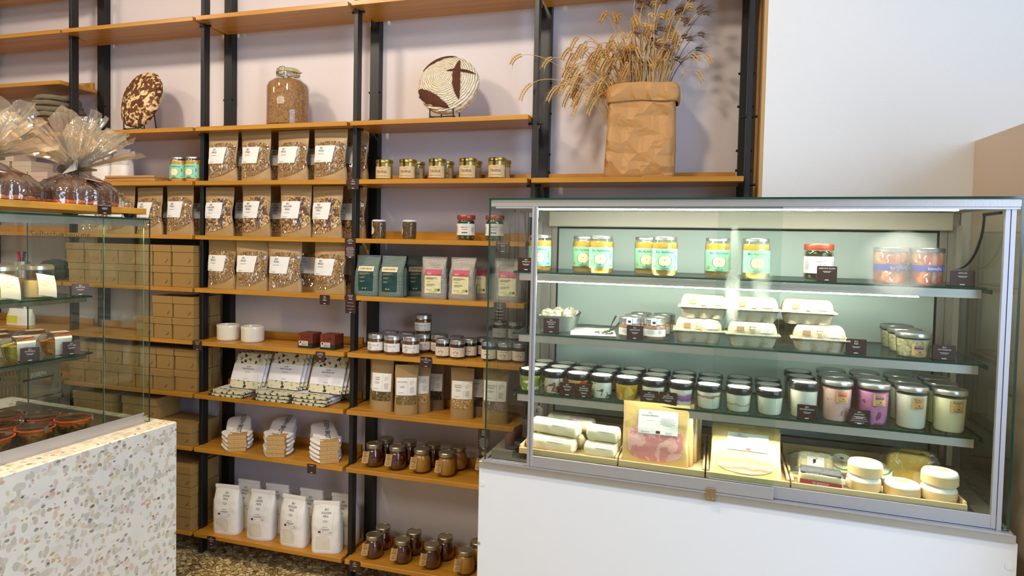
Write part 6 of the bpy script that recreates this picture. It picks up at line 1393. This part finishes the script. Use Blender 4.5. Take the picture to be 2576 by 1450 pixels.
# preserving bowls with orange rubber rings
AMB = thin_glass('greenish preserving glass', (.86, .84, .66, 1), .1, power=3.5); RUB = flat('orange rubber ring', srgb(232, 84, 30), .45); STEW = crumbs('stewed filling', [srgb(176, 96, 30), srgb(206, 140, 60), srgb(130, 66, 24), srgb(190, 110, 40)], 60, coat=.4, bump=.4)
def weck():
    o = empty('preserving_jar'); o['category'] = 'jar'
    MB().lathe([(.03, .004), (.046, .02), (.049, .045), (0, .047)], 36).build('stew', STEW, o, 60)
    MB().lathe([(.032, 0), (.048, .016), (.052, .04), (.053, .058), (.056, .061)], 44).build('glass_bowl', AMB, o, 50)
    b = MB().lathe([(.0535, .0612), (.0588, .0612), (.0588, .0638), (.0535, .0641), (.0535, .0612)], 48, caps=False); b.grid(lambda u, v: (-.008*(1-v)+.016*u*(1-v)-0*v, -.058-.012*v, .0626+.0006), 2, 3); b.build('rubber_ring', RUB, o, 60)
    MB().lathe([(.056, .0642), (.057, .068), (.052, .0705), (.046, .069), (.03, .0675), (0, .067)], 44).build('glass_lid', AMB, o, 50)
    for a in (.7, 3.6):
        MB().box((-.006, -.062, .054), (.006, -.058, .072), M=Matrix.Rotation(a, 4, 'Z')).box((-.006, -.062, .0705), (.006, -.05, .0725), M=Matrix.Rotation(a, 4, 'Z')).build('clamp', CHROME, o)
    return o
wk = weck()
for i, (x, y) in enumerate([(-.166, -.292), (-.287, -.325), (-.172, -.42), (-.295, -.45), (-.182, -.545), (-.41, -.37), (-.42, -.5), (-.305, -.575)]):
    bput(wk, x, y, .807, i*1.3, 'preserving jar with orange rubber ring, %s' % ['nearest the case corner', 'second row, right end', 'front row, second from right', 'second row, middle', 'front row, at picture edge', 'third row right', 'third row left', 'second row, left end'][i], 'preserving jars')
# cakes in cellophane on the board
CK = crumbs('chocolate crumb', [srgb(74, 34, 18), srgb(96, 46, 24), srgb(60, 28, 16)], 150, coat=.3, bump=.4); CKB = flat('baked cake foot', srgb(176, 90, 34), .6, bump=.3, bscale=60)
CEL = thin_glass('cellophane', (1, 1, 1, 1), .17, .035, .03, srgb(255, 240, 215), crinkle=.5, cscale=9, power=2.2)
CELB = thin_glass('cellophane bow', (1, 1, 1, 1), .26, .09, .26, srgb(255, 238, 210), crinkle=.7, cscale=7, power=2.0)
RIB = flat('olive ribbon', srgb(92, 76, 40), .4, bump=.2)
def cake(seed):
    o = empty('wrapped_cake'); o['category'] = 'cake'; r = random.Random(seed); Rr = .125; H = .095
    b = MB()
    def f(u, v):
        a = 2*pi*u; fl = 1+.05*abs(cos(a*8))-.025; 
        prof = [(.03, .008), (.1, .0), (1.0, .0), (1.03, .02), (1.0, .045), (.93, .07), (.8, .088), (.62, .096), (.42, .09), (.3, .07), (.26, .03)]
        k = v*(len(prof)-1); i = min(len(prof)-2, int(k)); t = k-i; q = prof[i][0]+(prof[i+1][0]-prof[i][0])*t; z = prof[i][1]+(prof[i+1][1]-prof[i][1])*t
        q *= (fl if q > .5 else 1); n_ = 1+.02*noise.noise(Vector((cos(a)*3, sin(a)*3, z*20+seed))); return (Rr*q*cos(a)*n_, Rr*q*sin(a)*n_, z)
    b.grid(f, 112, 30); b.build('cake', CK, o, 60)
    MB().lathe([(Rr*.98, .0012), (Rr*1.05, .004), (Rr*1.045, .014), (Rr*1.0, .018)], 56, caps=False).build('cake_foot', CKB, o, 60)
    c = MB(); NP = 13
    def g(u, v):  # gathered film over the cake
        a = 2*pi*u; pl = .5+.5*cos(a*NP+2*sin(a*2+seed)); z = .001+.128*v
        env = 1.12 if v < .35 else 1.12-1.0*((v-.35)/.65)**1.5*1.03
        rr = Rr*max(.13, env)*(1+.085*pl*(1-.3*v)+.02*noise.noise(Vector((cos(a)*4, sin(a)*4, v*5+seed)))); return (rr*cos(a), rr*sin(a), z)
    c.grid(g, 180, 22); c.build('film_wrap', CEL, o, 180)
    zt_ = .129
    for k in range(19):  # fanned sheets of the bow, each a curved pleated leaf
        a0 = 2*pi*k/15+r.uniform(-.2, .2); lean = r.uniform(.25, 1.15); ln = r.uniform(.13, .215)*(1.12 if lean > .7 else 1); wd = r.uniform(.045, .095); tw = r.uniform(-.5, .5)
        dr = Vector((cos(a0)*sin(lean), sin(a0)*sin(lean), cos(lean))); sd = Vector((-sin(a0), cos(a0), 0)); nr = dr.cross(sd)
        def h(u, v, dr=dr, sd=sd, nr=nr, ln=ln, wd=wd, k=k, tw=tw):
            s = 2*u-1; e = v*(1+ (.1*math.sin(7*u+k)+.12*(1-abs(s))+.06*noise.noise(Vector((u*5, k, 1))))*v); w2 = wd*(.1+.9*v**.75)
            fold = .014*v*sin(s*7+k)+.01*v*noise.noise(Vector((u*3, v*3, k*2.1))); return Vector((0, 0, zt_))+dr*ln*e+sd*(s*w2)+nr*(fold+.04*v*v*s*tw-.02*v*v)
        c2 = MB(); c2.grid(h, 14, 10); c2.build('film_bow', CELB, o, 180)
    b = MB().lathe([(.0165, zt_-.006), (.0185, zt_-.003), (.0185, zt_+.004), (.0165, zt_+.006)], 20)
    for s, l_ in ((-1, .05), (1, .07)):
        b.grid(lambda u, v, s=s, l_=l_: (s*(.01+l_*u), -.02-.012*sin(pi*u)+0*v, zt_+(.012 if s < 0 else .004)*sin(pi*u)*(1 if v > .5 else -1)+.007*(v-.5)), 12, 3)
    b.build('ribbon', RIB, o, 60)
    t = MB(); t.add([(-.03, -.042, zt_-.02), (.028, -.05, zt_-.003), (.028, -.044, zt_+.04), (.018, -.04, zt_+.012)], [(0, 1, 2, 3)]); t.add([(-.03, -.0435, zt_-.0205), (.026, -.058, zt_-.006), (.02, -.0415, zt_+.03)], [(0, 1, 2)]); t.build('gift_tag', PAPERW, o)
    t = MB(); t.box((.05, -.085, zt_-.024), (.1, -.05, zt_-.0235), M=Matrix.Rotation(.2, 4, 'Y')); t.build('care_leaflet', PAPERW, o)
    return o
ca_, cb_ = cake(3), cake(8)
o = place(ca_, BW(-.235, -.225, 1.6222), .35, 'chocolate ring cake in clear cellophane with ribbon, fully in view', 'wrapped cakes')
o = place(cb_, BW(-.235, -.515, 1.6222), .1, 'chocolate ring cake in cellophane at the left picture edge', 'wrapped cakes')
card(['BIO', 'SCHOKO-GUGLHUPF'], .052, .045, BW(-.0975, -.225, 1.5915), -Bq+pi/2, False, 'dark brown price card hanging on the cake board', lines=3)
